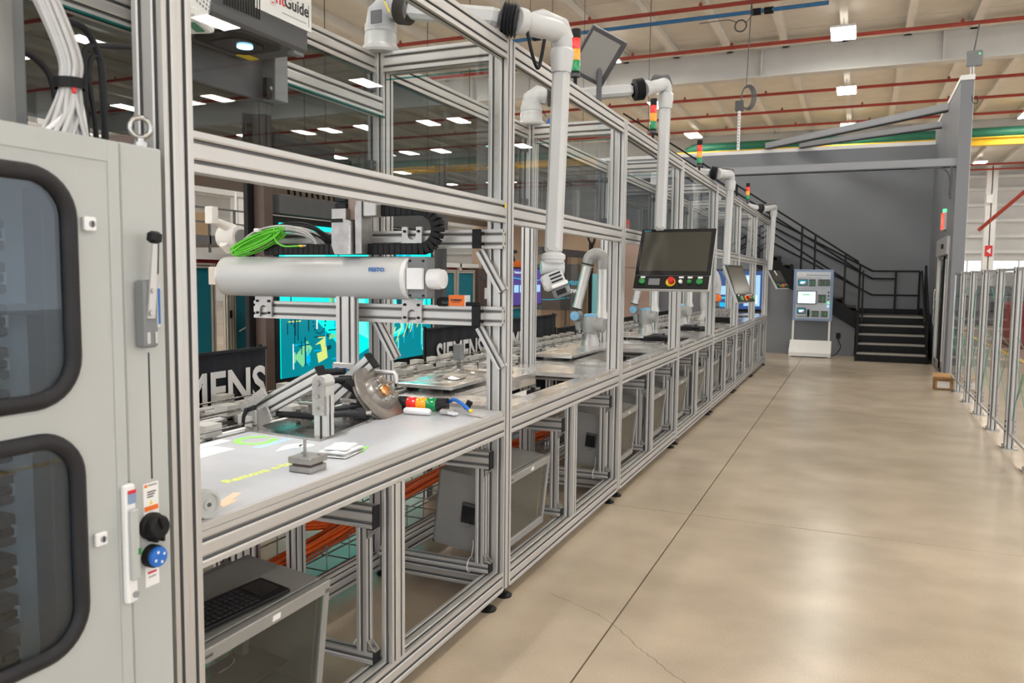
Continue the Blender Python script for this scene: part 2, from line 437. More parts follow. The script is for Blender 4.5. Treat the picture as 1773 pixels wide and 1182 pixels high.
# ================================================================== SETTING
# ---- floor: a screed base with big concrete slabs, sawn joints between them
fl = MB(); fl.box((-40, -14, -0.3), (30, 64, -0.02), 'joint'); floor = struct('floor', fl)
gx = [-40, -14, -1.007, 12.5, 30]; gy = [-14, -7.5, 5.52, 24, 44, 64]
for i in range(len(gx) - 1):
    for j in range(len(gy) - 1):
        b = MB(); g = 0.004; b.box((gx[i] + g, gy[j] + g, -0.02), (gx[i + 1] - g, gy[j + 1] - g, 0.0), 'concrete'); b.build('concrete_slab', floor)
def ribbon(pts, w, z=0.0006, m='crack'):
    b = MB(); P = [V((p[0], p[1], 0)) for p in pts]; n = len(P); vs = []
    for i, p in enumerate(P):
        d = (P[min(i + 1, n - 1)] - P[max(i - 1, 0)]).normalized(); s = V((-d.y, d.x, 0)); ww = w * (0.5 + random.random())
        vs += [p + s * ww + V((0, 0, z)), p - s * ww + V((0, 0, z))]
    b.add(vs, [(2 * i, 2 * i + 1, 2 * i + 3, 2 * i + 2) for i in range(n - 1)], m); return b
pts = []
ctrl = bez([(-1.42, 3.80), (-1.2, 3.70), (-1.04, 3.60), (-0.8, 3.36), (-0.58, 3.16), (-0.35, 3.0), (-0.18, 2.90), (0.0, 2.72), (0.2, 2.45)], 14)
for p in ctrl: pts.append((p.x + random.uniform(-.006, .006), p.y + random.uniform(-.006, .006)))
ribbon(pts, 0.0022).build('crack', floor)
pts = [(p.x + random.uniform(-.008, .008), p.y + random.uniform(-.008, .008)) for p in bez([(-0.15, 7.6), (0.3, 7.9), (0.7, 8.6), (1.2, 8.5)], 12)]
ribbon(pts, 0.0015).build('crack', floor)
b = MB(); b.box((3.2, -14, 0.0), (3.32, 60, 0.0012), 'crane_yellow'); b.build('floor_line', floor)
b = MB(); b.box((2.1, 6, 0.0), (2.2, 12, 0.0012), 'crane_yellow'); b.build('floor_line', floor)

# ---- roof
ZC = 9.0
b = MB(); b.box((-40, -14, ZC + .12), (30, 64, ZC + .3), 'roof_deck'); ceil = struct('ceiling', b)
yj = [-14, -7, 0, 6.5, 13, 17.2, 21.4, 25.6, 30.9, 36.2, 41.5, 47, 53, 58, 64]
xs = [-0.62 + 1.68 * k for k in range(-23, 19)]
for j in range(len(yj) - 1):
    b = MB()
    b.box((-40, yj[j] + .02, ZC + .09), (30, yj[j + 1] - .02, ZC + .125), 'roof_deck'); b.build('roof_panel', ceil)
for x in xs:
    b = MB(); b.box((x - .1, -14, ZC - .22), (x + .1, 64, ZC - .2), 'purlin'); b.box((x - .012, -14, ZC - .2), (x + .012, 64, ZC + .09), 'purlin'); b.box((x - .1, -14, ZC + .07), (x + .1, 64, ZC + .09), 'purlin')
    b.build('purlin', ceil)
for k, y in enumerate((-9, 8.5, 26.4, 41.2)):
    b = MB(); b.box((-40, y - .02, 7.95), (30, y + .02, 8.82), 'girder'); b.box((-40, y - .2, 7.93), (30, y + .2, 7.97), 'girder'); b.box((-40, y - .2, 8.78), (30, y + .2, 8.8), 'girder')
    for q in range(-38, 30, 5): b.box((q - .02, y - .2, 7.97), (q + .02, y + .2, 8.8), 'girder')
    struct('beam_%d' % (k + 1), b)
for k, (y, z) in enumerate(((21.3, 8.62), (24.75, 8.5), (31.4, 8.5), (34.7, 8.5), (38.0, 8.5), (47, 8.6), (51, 8.1), (55, 8.3), (15.5, 8.6), (11.0, 8.6), (4.2, 8.6))):
    b = MB(); b.cyl((-35.78, y, z), (29.9, y, z), .055, 'pipe_red', n=8)
    b.loc = V((-5, y, z)); t = single('sprinkler_pipe', 'red sprinkler pipe under the roof, ' + ('directly above the blue pipe', 'in front of the near girder', 'first behind the near girder', 'second behind the near girder', 'third behind the near girder', 'first beyond the green pipe', 'second beyond the green pipe', 'farthest of all', 'above the stairs', 'above the middle of the line', 'above the nearest bays')[k], 'pipe', b, group='red sprinkler pipes under the roof')
    for x in range(-34, 27, 3):
        c = MB((-5, y, z)); xx = x + .3 * k; c.cyl((xx, y, z), (xx, y, z + .15), .02, 'pipe_red', n=6); c.cyl((xx, y, z + .07), (xx, y, z + .11), .05, 'pipe_red', n=6); c.build('sprinkler_head', t)
b = MB(); b.cyl((-14, 21.3, 8.33), (-.9, 21.15, 8.33), .05, 'pipe_blue', n=10)
b.cyl((-14, 21.3, 8.33), (-14, 21.3, 8.77), .05, 'pipe_blue', n=8)
t = single('air_pipe', 'blue compressed air pipe just below the nearest red sprinkler pipe', 'pipe', b)
for xx in (-8.6, -2.7, -2.4):
    c = MB(t.location); c.cyl((xx, 21.2, 8.33), (xx + .22, 21.2, 8.33), .085, 'black', n=10); c.build('pipe_clamp', t)
b = MB(); b.cyl((-7.6, 40, 8.05), (30, 40, 8.05), .21, 'pipe_green', n=14); b.cyl((-7.6, 40, 8.05), (-8.0, 40, 7.9), .21, 'pipe_green', r1=.16, n=14); b.cyl((-6.5, 39.7, 7.82), (-1, 39.7, 7.82), .07, 'pipe_green', n=8)
single('green_pipe', 'thick dark green pipe above the yellow crane beam', 'pipe', b)
b = MB(); b.box((-8.6, 39.3, 7.42), (30, 39.6, 7.46), 'crane_yellow'); b.box((-8.6, 39.43, 7.46), (30, 39.47, 7.72), 'crane_yellow'); b.box((-8.6, 39.3, 7.72), (30, 39.6, 7.76), 'crane_yellow')
b.box((-8.6, 39.3, 7.0), (-8.5, 39.6, 7.76), 'crane_yellow')
single('crane_beam', 'long yellow crane runway beam behind the grey wall', 'beam', b)

# high-bay lights
def highbay(x, y):
    z = 8.35
    t = T('high_bay_light', 'x', 'ceiling light', (x, y, z), 'high bay lights under the roof')
    m = t.mb(); m.box((x - .30, y - .60, z), (x - .02, y + .60, z + .012), 'lamp_led'); t.part('diffuser', m)
    m = t.mb(); m.box((x + .02, y - .60, z), (x + .30, y + .60, z + .012), 'lamp_led'); t.part('diffuser', m)
    m = t.mb(); m.box((x - .32, y - .62, z + .013), (x + .32, y + .62, z + .07), 'white'); t.part('housing', m)
    m = t.mb(); m.box((x - .22, y - .5, z + .071), (x + .22, y + .5, z + .076), 'lamp_up_fill'); t.part('added_uplight', m)  # glowing top added to the fixture to brighten the roof
    m = t.mb()
    m.cyl((x, y, z + .07), (x, y, 8.775), .008, 'steel_dark', n=5)
    t.part('suspension', m)
    return t
RN = {-4: 'outermost left row', -3: 'third row left of the line', -2: 'second row left of the line', -1: 'row just left of the line', 0: 'row above the aisle', 1: 'first row right of the aisle', 2: 'second row right of the aisle', 3: 'outermost right row'}
CN = ['rearmost of it', 'second from its rear end', 'third from its rear end', 'above the near bays', 'above the stairs', 'just before the near roof girder', 'between the two far girders', 'just before the green pipe', 'just beyond the green pipe']
hb = highbay(-0.62, 24.0)
hb.o['label'] = 'high bay light, %s, %s' % (RN[0], CN[5])
for i in range(-4, 4):
    for j in range(-5, 5):
        if (i, j) == (0, 0): continue
        c = copy_tree(hb.o, (6.72 * i, 7.1 * j, 0))
        c['label'] = 'high bay light, %s, %s' % (RN[i], CN[j + 5] if j < 4 else 'farthest')
# ---- outer walls of the hall
def hallwall(name, a, bb, axis):
    m = MB(); m.box(a, bb, 'hall_wall'); w = struct(name, m); return w
wb = hallwall('wall_back', (-40, 60, 0), (2, 60.3, 9.2), 'x')
m = MB(); m.box((2, 60, 0), (30, 60.3, 2.3), 'hall_wall'); m.box((2, 60, 3.0), (30, 60.3, 9.2), 'hall_wall'); m.build('wall_panel', wb)
for z in (3.6, 4.6, 5.6, 6.6, 7.6, 8.4):
    m = MB(); m.box((-40, 59.7, z - .1), (30, 60, z + .1), 'girt'); m.build('girt', wb)
m = MB(); m.box((2, 60.1, 2.3), (30, 60.15, 3.0), 'daylight'); o = m.build('window_1'); o['kind'] = 'structure'
for x in (2.0, 4.2, 6.6, 9.5, 12, 15): m = MB(); m.box((x - .06, 60.0, 2.3), (x + .06, 60.1, 3.0), 'white'); m.build('window_frame', o)
for k, x in enumerate((7.25, 16, -8, -20)):
    m = MB(); m.box((x - .3, 56, 0), (x + .3, 56.04, 8.8), 'girt'); m.box((x - .3, 56.5, 0), (x + .3, 56.54, 8.8), 'girt'); m.box((x - .03, 56, 0), (x + .03, 56.5, 8.8), 'girt'); struct('column_%d' % (k + 1), m)
wl = hallwall('wall_left', (-36.3, -14, 0), (-36, 60, 9.2), 'y')
for z in (2.2, 3.6, 5.0, 6.4, 7.8):
    m = MB(); m.box((-36, -14, z - .09), (-35.8, 60, z + .09), 'girt'); m.build('girt', wl)
for k, y in enumerate((22, 33, 44)):
    m = MB(); m.box((-30.3, y - .3, 0), (-30.26, y + .3, 8.8), 'girt'); m.box((-29.8, y - .3, 0), (-29.76, y + .3, 8.8), 'girt'); m.box((-30.3, y - .02, 0), (-29.8, y + .02, 8.8), 'girt'); struct('column_%d' % (k + 5), m)
# white runway beam across the left hall
m = MB(); m.box((-28, 10, 5.45), (-27.96, 58, 6.25), 'girt'); m.box((-28.25, 10, 5.4), (-27.7, 58, 5.46), 'girt'); m.box((-28.25, 10, 6.2), (-27.7, 58, 6.26), 'girt')
single('runway_beam', 'long white steel runway beam high in the left part of the hall', 'beam', m)
m = MB(); m.cyl((-27.5, 10, 6.5), (-27.5, 58, 6.5), .07, 'white', n=8); m.cyl((-27.4, 10, 6.75), (-27.4, 58, 6.75), .05, 'copper', n=8); m.cyl((-27.5, 10, 6.95), (-27.5, 58, 6.95), .09, 'white', n=8)
single('pipe_bundle', 'bundle of white and copper pipes on top of the white runway beam', 'pipe', m)
for i, x in enumerate((0, 1.0)):
    m = MB(); m.cyl((-24, 26.2 + x, 0), (-24, 26.2 + x, 5.4), .05, 'white', n=8); single('riser_pipe', 'thin white vertical pipe in the left hall, %s of the pair' % ('nearer', 'farther')[i], 'pipe', m, group='white riser pipes')
# partial red brace at far right
m = MB(); m.cyl((5.0, 42, 4.0), (7.6, 40, 6.7), .09, 'pipe_red', n=8); m.cyl((6.8, 41, 5.6), (9, 39, 6.9), .09, 'pipe_red', n=8); single('diagonal_pipe', 'red pipes rising diagonally near the far right column', 'pipe', m)
t = T('extinguisher_sign', 'small red sign with white arrow on the far column', 'sign', (7.25, 56, 3.2))
m = t.mb(); m.box((7.05, 55.96, 3.2), (7.45, 56.0, 3.85), 'red'); t.part('plate', m)
m = t.mb(); m.prism([(7.35, 3.35), (7.12, 3.52), (7.35, 3.7)], 'y', 55.93, 55.96, 'white'); t.part('arrow', m)
m = MB(); m.box((6.95, 55.75, 6.4), (7.3, 56.0, 6.9), 'white'); single('junction_box', 'small white box on the far column, above the red sign', 'electrical box', m)

# ---- grey partition walls by the stairs
YB = 20.05
m = MB(); m.box((-7.2, YB, 0), (1.47, YB + .2, 4.66), 'wall_grey'); wg = struct('wall_far', m)
m = MB(); m.box((-7.2, YB - .01, 4.66), (1.47, YB + .21, 4.74), 'wall_cap'); m.build('cap', wg)
m = MB(); m.box((-7.2, YB, 4.2), (-6.9, YB + .2, 4.3), 'wall_grey')
# side wall with door opening y 16.0..18.2
XW = 1.47; D0, D1, DZ = 15.95, 17.95, 2.45
m = MB()
for a, c in (((XW, 15.5, 0), (XW + .19, D0, 5.02)), ((XW, D1, 0), (XW + .19, YB + .2, 5.02)), ((XW, D0, DZ), (XW + .19, D1, 5.02))): m.box(a, c, 'wall_grey')
wr = struct('wall_right', m)
m = MB(); m.box((XW - .01, 15.49, 5.02), (XW + .2, YB + .2, 5.10), 'wall_cap'); m.build('cap', wr)
m = MB(); m.box((XW + .19, 15.5, 0), (XW + .195, 20.2, 5.0), 'wall_cap'); m.build('back_face', wr)
d = T('door_1', 'grey framed sliding glass door in the grey side wall', 'door', (XW, 17, 0), kind='structure'); del d.o['label']; del d.o['category']
m = d.mb(); m.box((XW - .05, D0, DZ - .32), (XW + .04, D1, DZ), 'alu', .005); h = d.part('header', m)
m = d.mb(); m.box((XW - .075, 16.5, DZ - .2), (XW - .05, 16.72, DZ - .12), 'black'); d.sub('motion_sensor', m, h)
for y0 in (D0, D1 - .06): m = d.mb(); m.box((XW - .02, y0, 0), (XW + .06, y0 + .06, DZ - .32), 'alu'); d.part('jamb', m)
for y0, y1, xo in ((D0 + .06, 16.95, .03), (16.9, D1 - .06, .0)):
    m = d.mb(); X = XW + xo
    m.box((X, y0, .02), (X + .03, y0 + .05, DZ - .33), 'black'); m.box((X, y1 - .05, .02), (X + .03, y1, DZ - .33), 'white'); m.box((X, y0, .02), (X + .03, y1, .14), 'alu'); m.box((X, y0, DZ - .38), (X + .03, y1, DZ - .33), 'alu')
    lf = d.part('leaf', m)
    m = d.mb(); m.box((X + .012, y0 + .05, .14), (X + .018, y1 - .05, DZ - .38), 'pane_fence'); d.sub('pane', m, lf)
m = d.mb(); m.tube([(XW - .06, 17.5, 1.5), (XW - .08, 17.5, 1.45), (XW - .08, 17.45, .85), (XW - .06, 17.45, .8)], .016, 'steel', n=8); d.part('handle', m)
m = d.mb(); m.box((XW - .04, D0, 0), (XW + .1, D1, .015), 'steel'); d.part('threshold', m)
t = T('exit_sign', 'small lit red exit sign on the side wall above the glass door', 'sign', (XW, 17.1, 2.62))
m = t.mb(); m.box((XW - .06, 16.75, 2.62), (XW - .04, 17.15, 2.92), 'exit_red'); t.part('lit_face', m)
m = t.mb(); m.box((XW - .04, 16.74, 2.61), (XW, 17.16, 2.93), 'white'); t.part('housing', m)
text('lettering', 'EXIT', .17, (XW - .0615, 17.12, 2.70), (0, -1, 0), (0, 0, 1), 'white', t.o, t.loc, .004)
m = t.mb(); m.cyl((XW - .03, 16.85, 2.93), (XW - .03, 16.85, 2.99), .03, 'led_green', n=8); t.part('indicator', m)

# header beams
for k, (a, c, n_) in enumerate((((1.47, 15.60, 3.67), (-6.5, 15.60, 3.67), .15), ((1.50, 17.55, 4.98), (-2.10, 19.95, 4.80), .15), ((1.50, 18.75, 4.86), (-1.35, 19.98, 4.78), .13))):
    m = MB(); a, c = V(a), V(c); dd, s_, u_ = basis(c - a); R = Matrix((s_, dd, u_)).transposed()
    m.obox((a + c) / 2, (.1, (c - a).length, n_), 'beam_grey', R); m.obox((a + c) / 2 - u_ * (n_ / 2 - .01), (.14, (c - a).length, .02), 'darkgrey', R)
    struct('beam_%d' % (k + 5), m)
m = MB(); m.tube(bez([(1.40, 15.55, 3.60), (1.40, 15.5, 3.3), (1.40, 15.5, 3.05)], 6), .02, 'darkgrey'); m.tube(bez([(.8, 15.56, 3.58), (1.2, 15.5, 3.58), (1.36, 15.5, 3.45), (1.38, 15.5, 3.1)], 6), .012, 'darkgrey')
single('conduit', 'dark cable conduit at the junction of header beam and side wall', 'cable', m)
# wall under the stairs
m = MB()
m.prism([(-6.5, 0), (0.0, 0), (0.0, .62), (-1.75, 1.79), (-5.2, 4.1), (-6.5, 4.1)], 'y', 18.86, 18.96, 'wall_grey'); wu = struct('wall_stair', m)
m = MB(); m.box((-6.5, 18.85, 0), (0, 18.86, .09), 'wall_grey'); struct('baseboard_stair', m)
m = MB(); m.box((-7.2, 18.9, 0), (-6.4, YB, 4.6), 'wall_grey'); m.build('return', wu)

# ================================================================== STAIRCASE
st = T('staircase', 'black steel staircase with five wide steps and railings against the grey wall', 'staircase', (.68, 18.3, 0))
X0s, X1s = 0.05, 1.32
for k in range(5):
    y0 = 17.75 + .275 * k; z1 = .18 * (k + 1)
    m = st.mb(); y1 = y0 + .275 if k < 4 else YB
    m.box((X0s, y0, z1 - .04), (X1s, y1 + .02, z1), 'tread'); m.box((X0s, y0 - .015, z1 - .035), (X1s, y0 + .05, z1 + .003), 'nosing'); o = st.part('tread' if k < 4 else 'landing', m)
    m = st.mb(); m.box((X0s, y0, z1 - .18), (X1s, y0 + .012, z1 - .04), 'black_paint'); st.part('riser', m)
for x in (X0s - .03, X1s):
    m = st.mb(); m.prism([(17.70, 0), (19.05, 0), (19.05, 1.0), (18.85, 1.0), (17.70, .25)], 'x', x, x + .03, 'black_paint'); st.part('stringer', m)
# upper flight going up to the left
A = V((0.0, 18.86, .92)); Bv = V((-5.3, 18.86, 4.45)); sl = (Bv - A).normalized()
m = st.mb(); m.prism([(0.02, .60), (0.02, .98), (-.1, 1.02), (-5.3, 4.49), (-5.3, 4.04), (-1.75, 1.69)], 'y', 18.80, 18.85, 'black_paint'); st.part('stringer', m)
m = st.mb(); m.prism([(0.02, .60), (0.02, .98), (-.1, 1.02), (-5.3, 4.49), (-5.3, 4.04), (-1.75, 1.69)], 'y', YB - .06, YB - .02, 'black_paint'); st.part('stringer', m)
for k in range(19):
    x = -.28 * k; z = .9 + .186 * (k + 1)
    m = st.mb(); m.box((x - .28, 18.97, z - .035), (x, YB - .02, z), 'tread'); st.part('tread', m)
    m = st.mb(); m.box((x - .012, 18.97, z - .186), (x, YB - .02, z - .035), 'black_paint'); st.part('riser', m)
def rail(pts, r=.021, name='rail'):
    m = st.mb(); m.tube(pts, r, 'black_paint', n=10); st.part(name, m)
yr = 18.83
def zs(x, h): return 1.02 + h + (-x) * .666
for h in (1.03, .86, .48):
    rail([(-5.3, yr, zs(-5.3, h)), (0.02, yr, zs(0, h))])
for x in (-4.2, -3.4, -2.6, -1.85, -1.16, -.88, -.25):
    m = st.mb(); m.box((x - .022, yr - .022, zs(x, -.12)), (x + .022, yr + .022, zs(x, 1.03)), 'black_paint'); st.part('baluster', m)
# wall-side rails above landing
for h in (.92, .75, .38): rail([(-3.5, YB - .1, .9 + h + 3.2 * .666), (.32, YB - .1, .95 + h), (1.28, YB - .1, .95 + h)] if h != .75 else [(-3.5, YB - .1, .9 + h + 3.2 * .666), (.32, YB - .1, .95 + h), (.8, YB - .1, .95 + h)])
for x in (.8, 1.28): m = st.mb(); m.box((x - .022, YB - .12, .9), (x + .022, YB - .075, 1.87), 'black_paint'); st.part('baluster', m)
for x in (X0s, X1s):
    m = st.mb(); m.box((x - .022, 17.76, 0), (x + .022, 17.80, 1.05), 'black_paint'); st.part('newel_post', m)
    m = st.mb(); m.box((x - .022, 18.80, .9), (x + .022, 18.85, 1.98), 'black_paint'); st.part('newel_post', m)
    rail([(x, 17.7, 1.02), (x, 18.85, 1.93)]); rail([(x, 17.78, .7), (x, 18.85, 1.5)])
    s = -1 if x > .5 else 1
    m = st.mb(); m.tube(bez([(x + .07 * s, 18.9, 1.86), (x + .07 * s, 17.62, .94), (x + .07 * s, 17.52, .88), (x + .07 * s, 17.55, .82), (x + .07 * s, 17.68, .84)], 6), .018, 'black_gloss', n=10); st.part('handrail', m)
m = st.mb(); m.box((X1s, 18.85, .9), (X1s + .02, YB, 1.05), 'black_paint'); st.part('kick_plate', m)
m = st.mb(); m.box((X0s, YB - .05, .9), (X1s, YB - .02, 1.02), 'black_paint'); st.part('kick_plate', m)

# ================================================================== INFO KIOSK
k = T('display_stand', 'white display stand with blue board of small screens beside the stairs', 'display stand', (-.87, 18.35, 0))
yk = 18.45
for x in (-1.25, -.51): m = k.mb(); m.box((x - .02, yk - .02, .08), (x + .02, yk + .02, 1.1), 'white'); k.part('leg', m)
m = k.mb(); m.prism([(yk + .05, .02), (yk + .05, .34), (yk - .02, .34), (yk - .38, .1), (yk - .38, .02)], 'x', -1.30, -.45, 'white'); k.part('base', m)
for x in (-1.27, -.48):
    for y in (yk - .33, yk): m = k.mb(); m.cyl((x, y, 0), (x, y, .02), .03, 'white', n=10); k.part('foot', m)
m = k.mb(); m.box((-1.27, yk - .03, .77), (-.46, yk + .03, 1.88), 'board_blue', .006); bd = k.part('board', m)
m = k.mb(); m.box((-1.21, yk - .037, .82), (-.52, yk - .03, 1.83), 'board_face'); k.sub('face', m, bd)
def dev(x0, x1, z0, z1, m1, name='device', dep=.03):
    m = k.mb(); m.box((x0, yk - .04 - dep, z0), (x1, yk - .037, z1), m1, .003); return k.part(name, m)
for (x0, x1, z0, z1, im) in ((-1.18, -.98, 1.53, 1.67, 'scr_teal'), (-1.19, -.79, 1.13, 1.42, 'scr_white'), (-1.18, -1.0, .92, 1.05, 'scr_teal')):
    o = dev(x0, x1, z0, z1, 'darkgrey', 'screen')
    m = k.mb(); m.box((x0 + .018, yk - .0715, z0 + .018), (x1 - .018, yk - .07, z1 - .018), im); k.sub('screen_image', m, o)
    m = k.mb(); cx, cz = (x0 + x1) / 2, (z0 + z1) / 2
    if im == 'scr_white': m.box((cx - .08, yk - .0725, cz + .05), (cx + .06, yk - .0715, cz + .075), 'scr_green')
    else: m.box((cx - .05, yk - .0725, cz - .03), (cx + .05, yk - .0715, cz + .02), 'scr_white'); m.box((cx + .02, yk - .073, cz - .04), (cx + .05, yk - .0725, cz - .01), 'lens_red')
    k.sub('screen_graphic', m, o)
for (x0, x1, z0, z1) in ((-.95, -.82, 1.52, 1.67), (-.77, -.53, 1.53, 1.67), (-.76, -.60, 1.17, 1.34), (-.97, -.92, .85, 1.02), (-.88, -.73, .86, .99), (-.69, -.55, .86, .99)):
    o = dev(x0, x1, z0, z1, 'darkgrey', 'controller_module', .04)
    for q in range(4):
        m = k.mb(); xx = x0 + (x1 - x0) * (q + .5) / 4; m.box((xx - .012, yk - .083, z0 + .02), (xx + .012, yk - .08, z1 - .03), 'green' if q % 2 else 'midgrey'); k.sub('terminal', m, o)
for i, mm in enumerate(('black', 'black', 'darkgrey', 'led_green', 'led_blue')):
    m = k.mb(); z = 1.39 - .075 * i; m.cyl((-.55, yk - .037, z), (-.55, yk - .06, z), .018, mm, n=10); k.part('push_button', m)
for i in range(5): m = k.mb(); m.cyl((-1.18 + .045 * i, yk - .037, .86), (-1.18 + .045 * i, yk - .055, .86), .013, 'black', n=8); k.part('push_button', m)
m = k.mb(); m.box((-1.2, yk - .0385, 1.74), (-1.03, yk - .037, 1.80), 'label_white'); k.part('logo_plate', m)
text('lettering', 'SIEMENS', .035, (-1.19, yk - .039, 1.757), (1, 0, 0), (0, 0, 1), 'ink_grey', k.o, k.loc)
m = k.mb(); m.box((-1.02, yk - .0385, 1.745), (-.55, yk - .037, 1.76), 'ink_grey'); m.box((-1.2, yk - .0385, 1.69), (-.7, yk - .037, 1.70), 'ink_grey'); m.box((-1.2, yk - .0385, 1.46), (-.6, yk - .037, 1.465), 'ink_grey'); k.part('print', m)
t = T('wall_socket', 'black wall socket beside the display stand, with a plugged cable', 'socket', (-.33, 18.84, .37))
m = t.mb(); m.box((-.375, 18.82, .37), (-.285, 18.85, .50), 'black', .005); t.part('plate', m)
m = MB(); m.tube(bez([(-.33, 18.81, .42), (-.32, 18.76, .34), (-.27, 18.7, .2), (-.36, 18.6, .05), (-.46, 18.55, .012), (-.7, 18.5, .012)], 8), .009, 'black', n=6)
single('power_cable', 'thin black cable from the wall socket down to the display stand', 'cable', m)
# cardboard box
t = T('cardboard_box', 'small open cardboard box with white label on the floor by the fence', 'box', (1.27, 13.8, 0))
m = t.mb(); x0, x1, y0, y1, h = 1.15, 1.41, 13.66, 13.95, .17
m.box((x0, y0, 0), (x1, y0 + .006, h), 'cardboard'); m.box((x0, y1 - .006, 0), (x1, y1, h), 'cardboard'); m.box((x0, y0, 0), (x0 + .006, y1, h), 'cardboard'); m.box((x1 - .006, y0, 0), (x1, y1, h), 'cardboard'); m.box((x0, y0, 0), (x1, y1, .006), 'cardboard'); t.part('carton', m)
for c, s_, a in (((1.28, 13.60, .18), (.25, .13, .005), -10), ((1.28, 14.0, .19), (.25, .13, .005), 25)): m = t.mb(); m.obox(c, s_, 'cardboard', rotX(a)); t.part('flap', m)
m = t.mb(); m.box((1.19, 13.655, .03), (1.36, 13.66, .13), 'label_white'); t.part('shipping_label', m)

# hanging pole with coiled cable
t = T('drop_pole', 'white perforated pole with grey box and coiled cable hanging above the grey wall', 'cable drop', (-2.75, 20.0, 4.75))
m = t.mb(); m.box((-2.79, 19.98, 4.75), (-2.73, 20.02, 5.68), 'white'); pl = t.part('perforated_pole', m)
m = t.mb()
for q in range(12): m.box((-2.772, 19.977, 4.82 + .07 * q), (-2.748, 19.98, 4.85 + .07 * q), 'darkgrey')
t.sub('holes', m, pl)
m = t.mb(); m.box((-2.86, 19.95, 5.68), (-2.66, 20.06, 5.92), 'darkgrey', .01); t.part('junction_box', m)
for q in range(4):
    m = t.mb(); m.tube(arc((-2.6 + .015 * q, 20.0, 5.98), .19 + .012 * q, 0, 360, 24, (.62 + .04 * q, .1, 0), (0, 0, 1.3)), .014, 'darkgrey', n=6, caps=False); t.part('cable_coil', m)
m = t.mb(); m.cyl((-2.62, 20, 6.2), (-2.60, 20.3, 8.3), .012, 'darkgrey', n=6); t.part('cable', m)
m = MB(); m.tube(arc((-2.95, 21.1, 8.0), .14, 0, 360, 20, (1, 0, 0), (0, 0, 1)), .02, 'darkgrey', n=6, caps=False); m.tube(bez([(-4.0, 21.2, 8.2), (-3.3, 21.1, 8.18), (-3.05, 21.1, 8.1)], 6), .012, 'darkgrey', n=5)
m.tube([(-2.82, 21.1, 8.05), (-2.6, 20.6, 8.1), (-2.6, 20.3, 8.3)], .012, 'darkgrey', n=5)
single('cable_loop', 'small dark loop of cable hanging from the blue pipe', 'cable', m)
t = T('access_point', 'grey wireless box on a post on top of the side wall end', 'electrical box', (1.64, 15.6, 5.1))
m = t.mb(); m.box((1.60, 15.57, 5.1), (1.66, 15.62, 5.27), 'white'); t.part('bracket', m)
m = t.mb(); m.box((1.53, 15.53, 5.25), (1.77, 15.63, 5.50), 'midgrey', .01); bx = t.part('housing', m)
m = t.mb(); m.box((1.71, 15.525, 5.43), (1.73, 15.53, 5.45), 'led_green'); t.sub('indicator_light', m, bx)
m = t.mb(); m.cyl((1.64, 15.6, 5.5), (1.70, 15.6, 5.95), .012, 'darkgrey', n=6); t.part('antenna', m)
m = t.mb(); m.tube(bez([(1.62, 15.55, 5.25), (1.64, 15.5, 4.7), (1.72, 15.5, 4.62), (1.70, 15.5, 4.74), (1.66, 15.5, 4.7)], 8), .006, 'black', n=5); t.part('cable', m)

# ================================================================== GUARD FENCE on the right
fy = [6.95, 8.03, 9.12, 10.19, 11.30, 12.41, 13.50, 14.60]
for i in range(len(fy) - 1):
    y0, y1 = fy[i], fy[i + 1]
    nm = ['nearest', 'second nearest', 'third nearest', 'fourth nearest', 'fifth nearest', 'sixth nearest', 'farthest'][i]
    t = T('guard_fence_panel', nm + ' clear panel of the aluminium guard fence along the aisle', 'fence', (1.45, y0, 0), 'guard fence panels along the aisle')
    m = t.mb(); m.prof((1.45, y0, .012), (1.45, y0, 1.80), .08, .09, (0, 1, 0)); ps = t.part('post', m)
    m = t.mb(); m.box((1.38, y0 - .09, 0), (1.52, y0 + .09, .012), 'steel'); bp = t.part('base_plate', m)
    for sy in (-.07, .07):
        m = t.mb(); m.cyl((1.41, y0 + sy, .012), (1.41, y0 + sy, .035), .012, 'steel', n=6); t.sub('bolt', m, bp)
    for z in (.17, .22, .27, 1.74): m = t.mb(); m.box((1.40, y0 - .055, z), (1.41, y0 - .045, z + .02), 'black'); t.sub('clip', m, ps)
    ya, yb = y0 + .06, y1 - .06
    m = t.mb(); m.box((1.438, ya, .14), (1.462, yb, .165), 'alu'); m.box((1.438, ya, 1.765), (1.462, yb, 1.79), 'alu'); m.box((1.438, ya, .165), (1.462, ya + .022, 1.765), 'alu'); m.box((1.438, yb - .022, .165), (1.462, yb, 1.765), 'alu'); t.part('panel_frame', m)
    m = t.mb(); m.box((1.447, ya + .02, .165), (1.453, yb - .02, 1.765), 'pane_fence'); t.part('pane', m)
    m = t.mb(); random.seed(40 + i)
    ls = [((.1, .35), (.9, .9)), ((.1, 1.1), (.8, .5)), ((0.05, 1.0), (.95, 1.12)), ((.5, .8), (.95, .3))]
    for (a, za), (c, zc) in ls[:3 + i % 2]:
        L = yb - ya - .06; m.tube(bez([(1.443, ya + .03 + L * a, za), (1.443, ya + .03 + L * (a + c) / 2, (za + zc) / 2 + random.uniform(-.04, .04)), (1.443, ya + .03 + L * c, zc)], 5), .0028, 'green_line', n=4)
    m.tube(arc((1.443, (ya + yb) / 2, .95), .62, 60 if i % 2 else 20, 125 if i % 2 else 75, 14, (0, .62, 0), (0, 0, 1)), .0035, 'green_line', n=4)
    t.part('green_line', m)

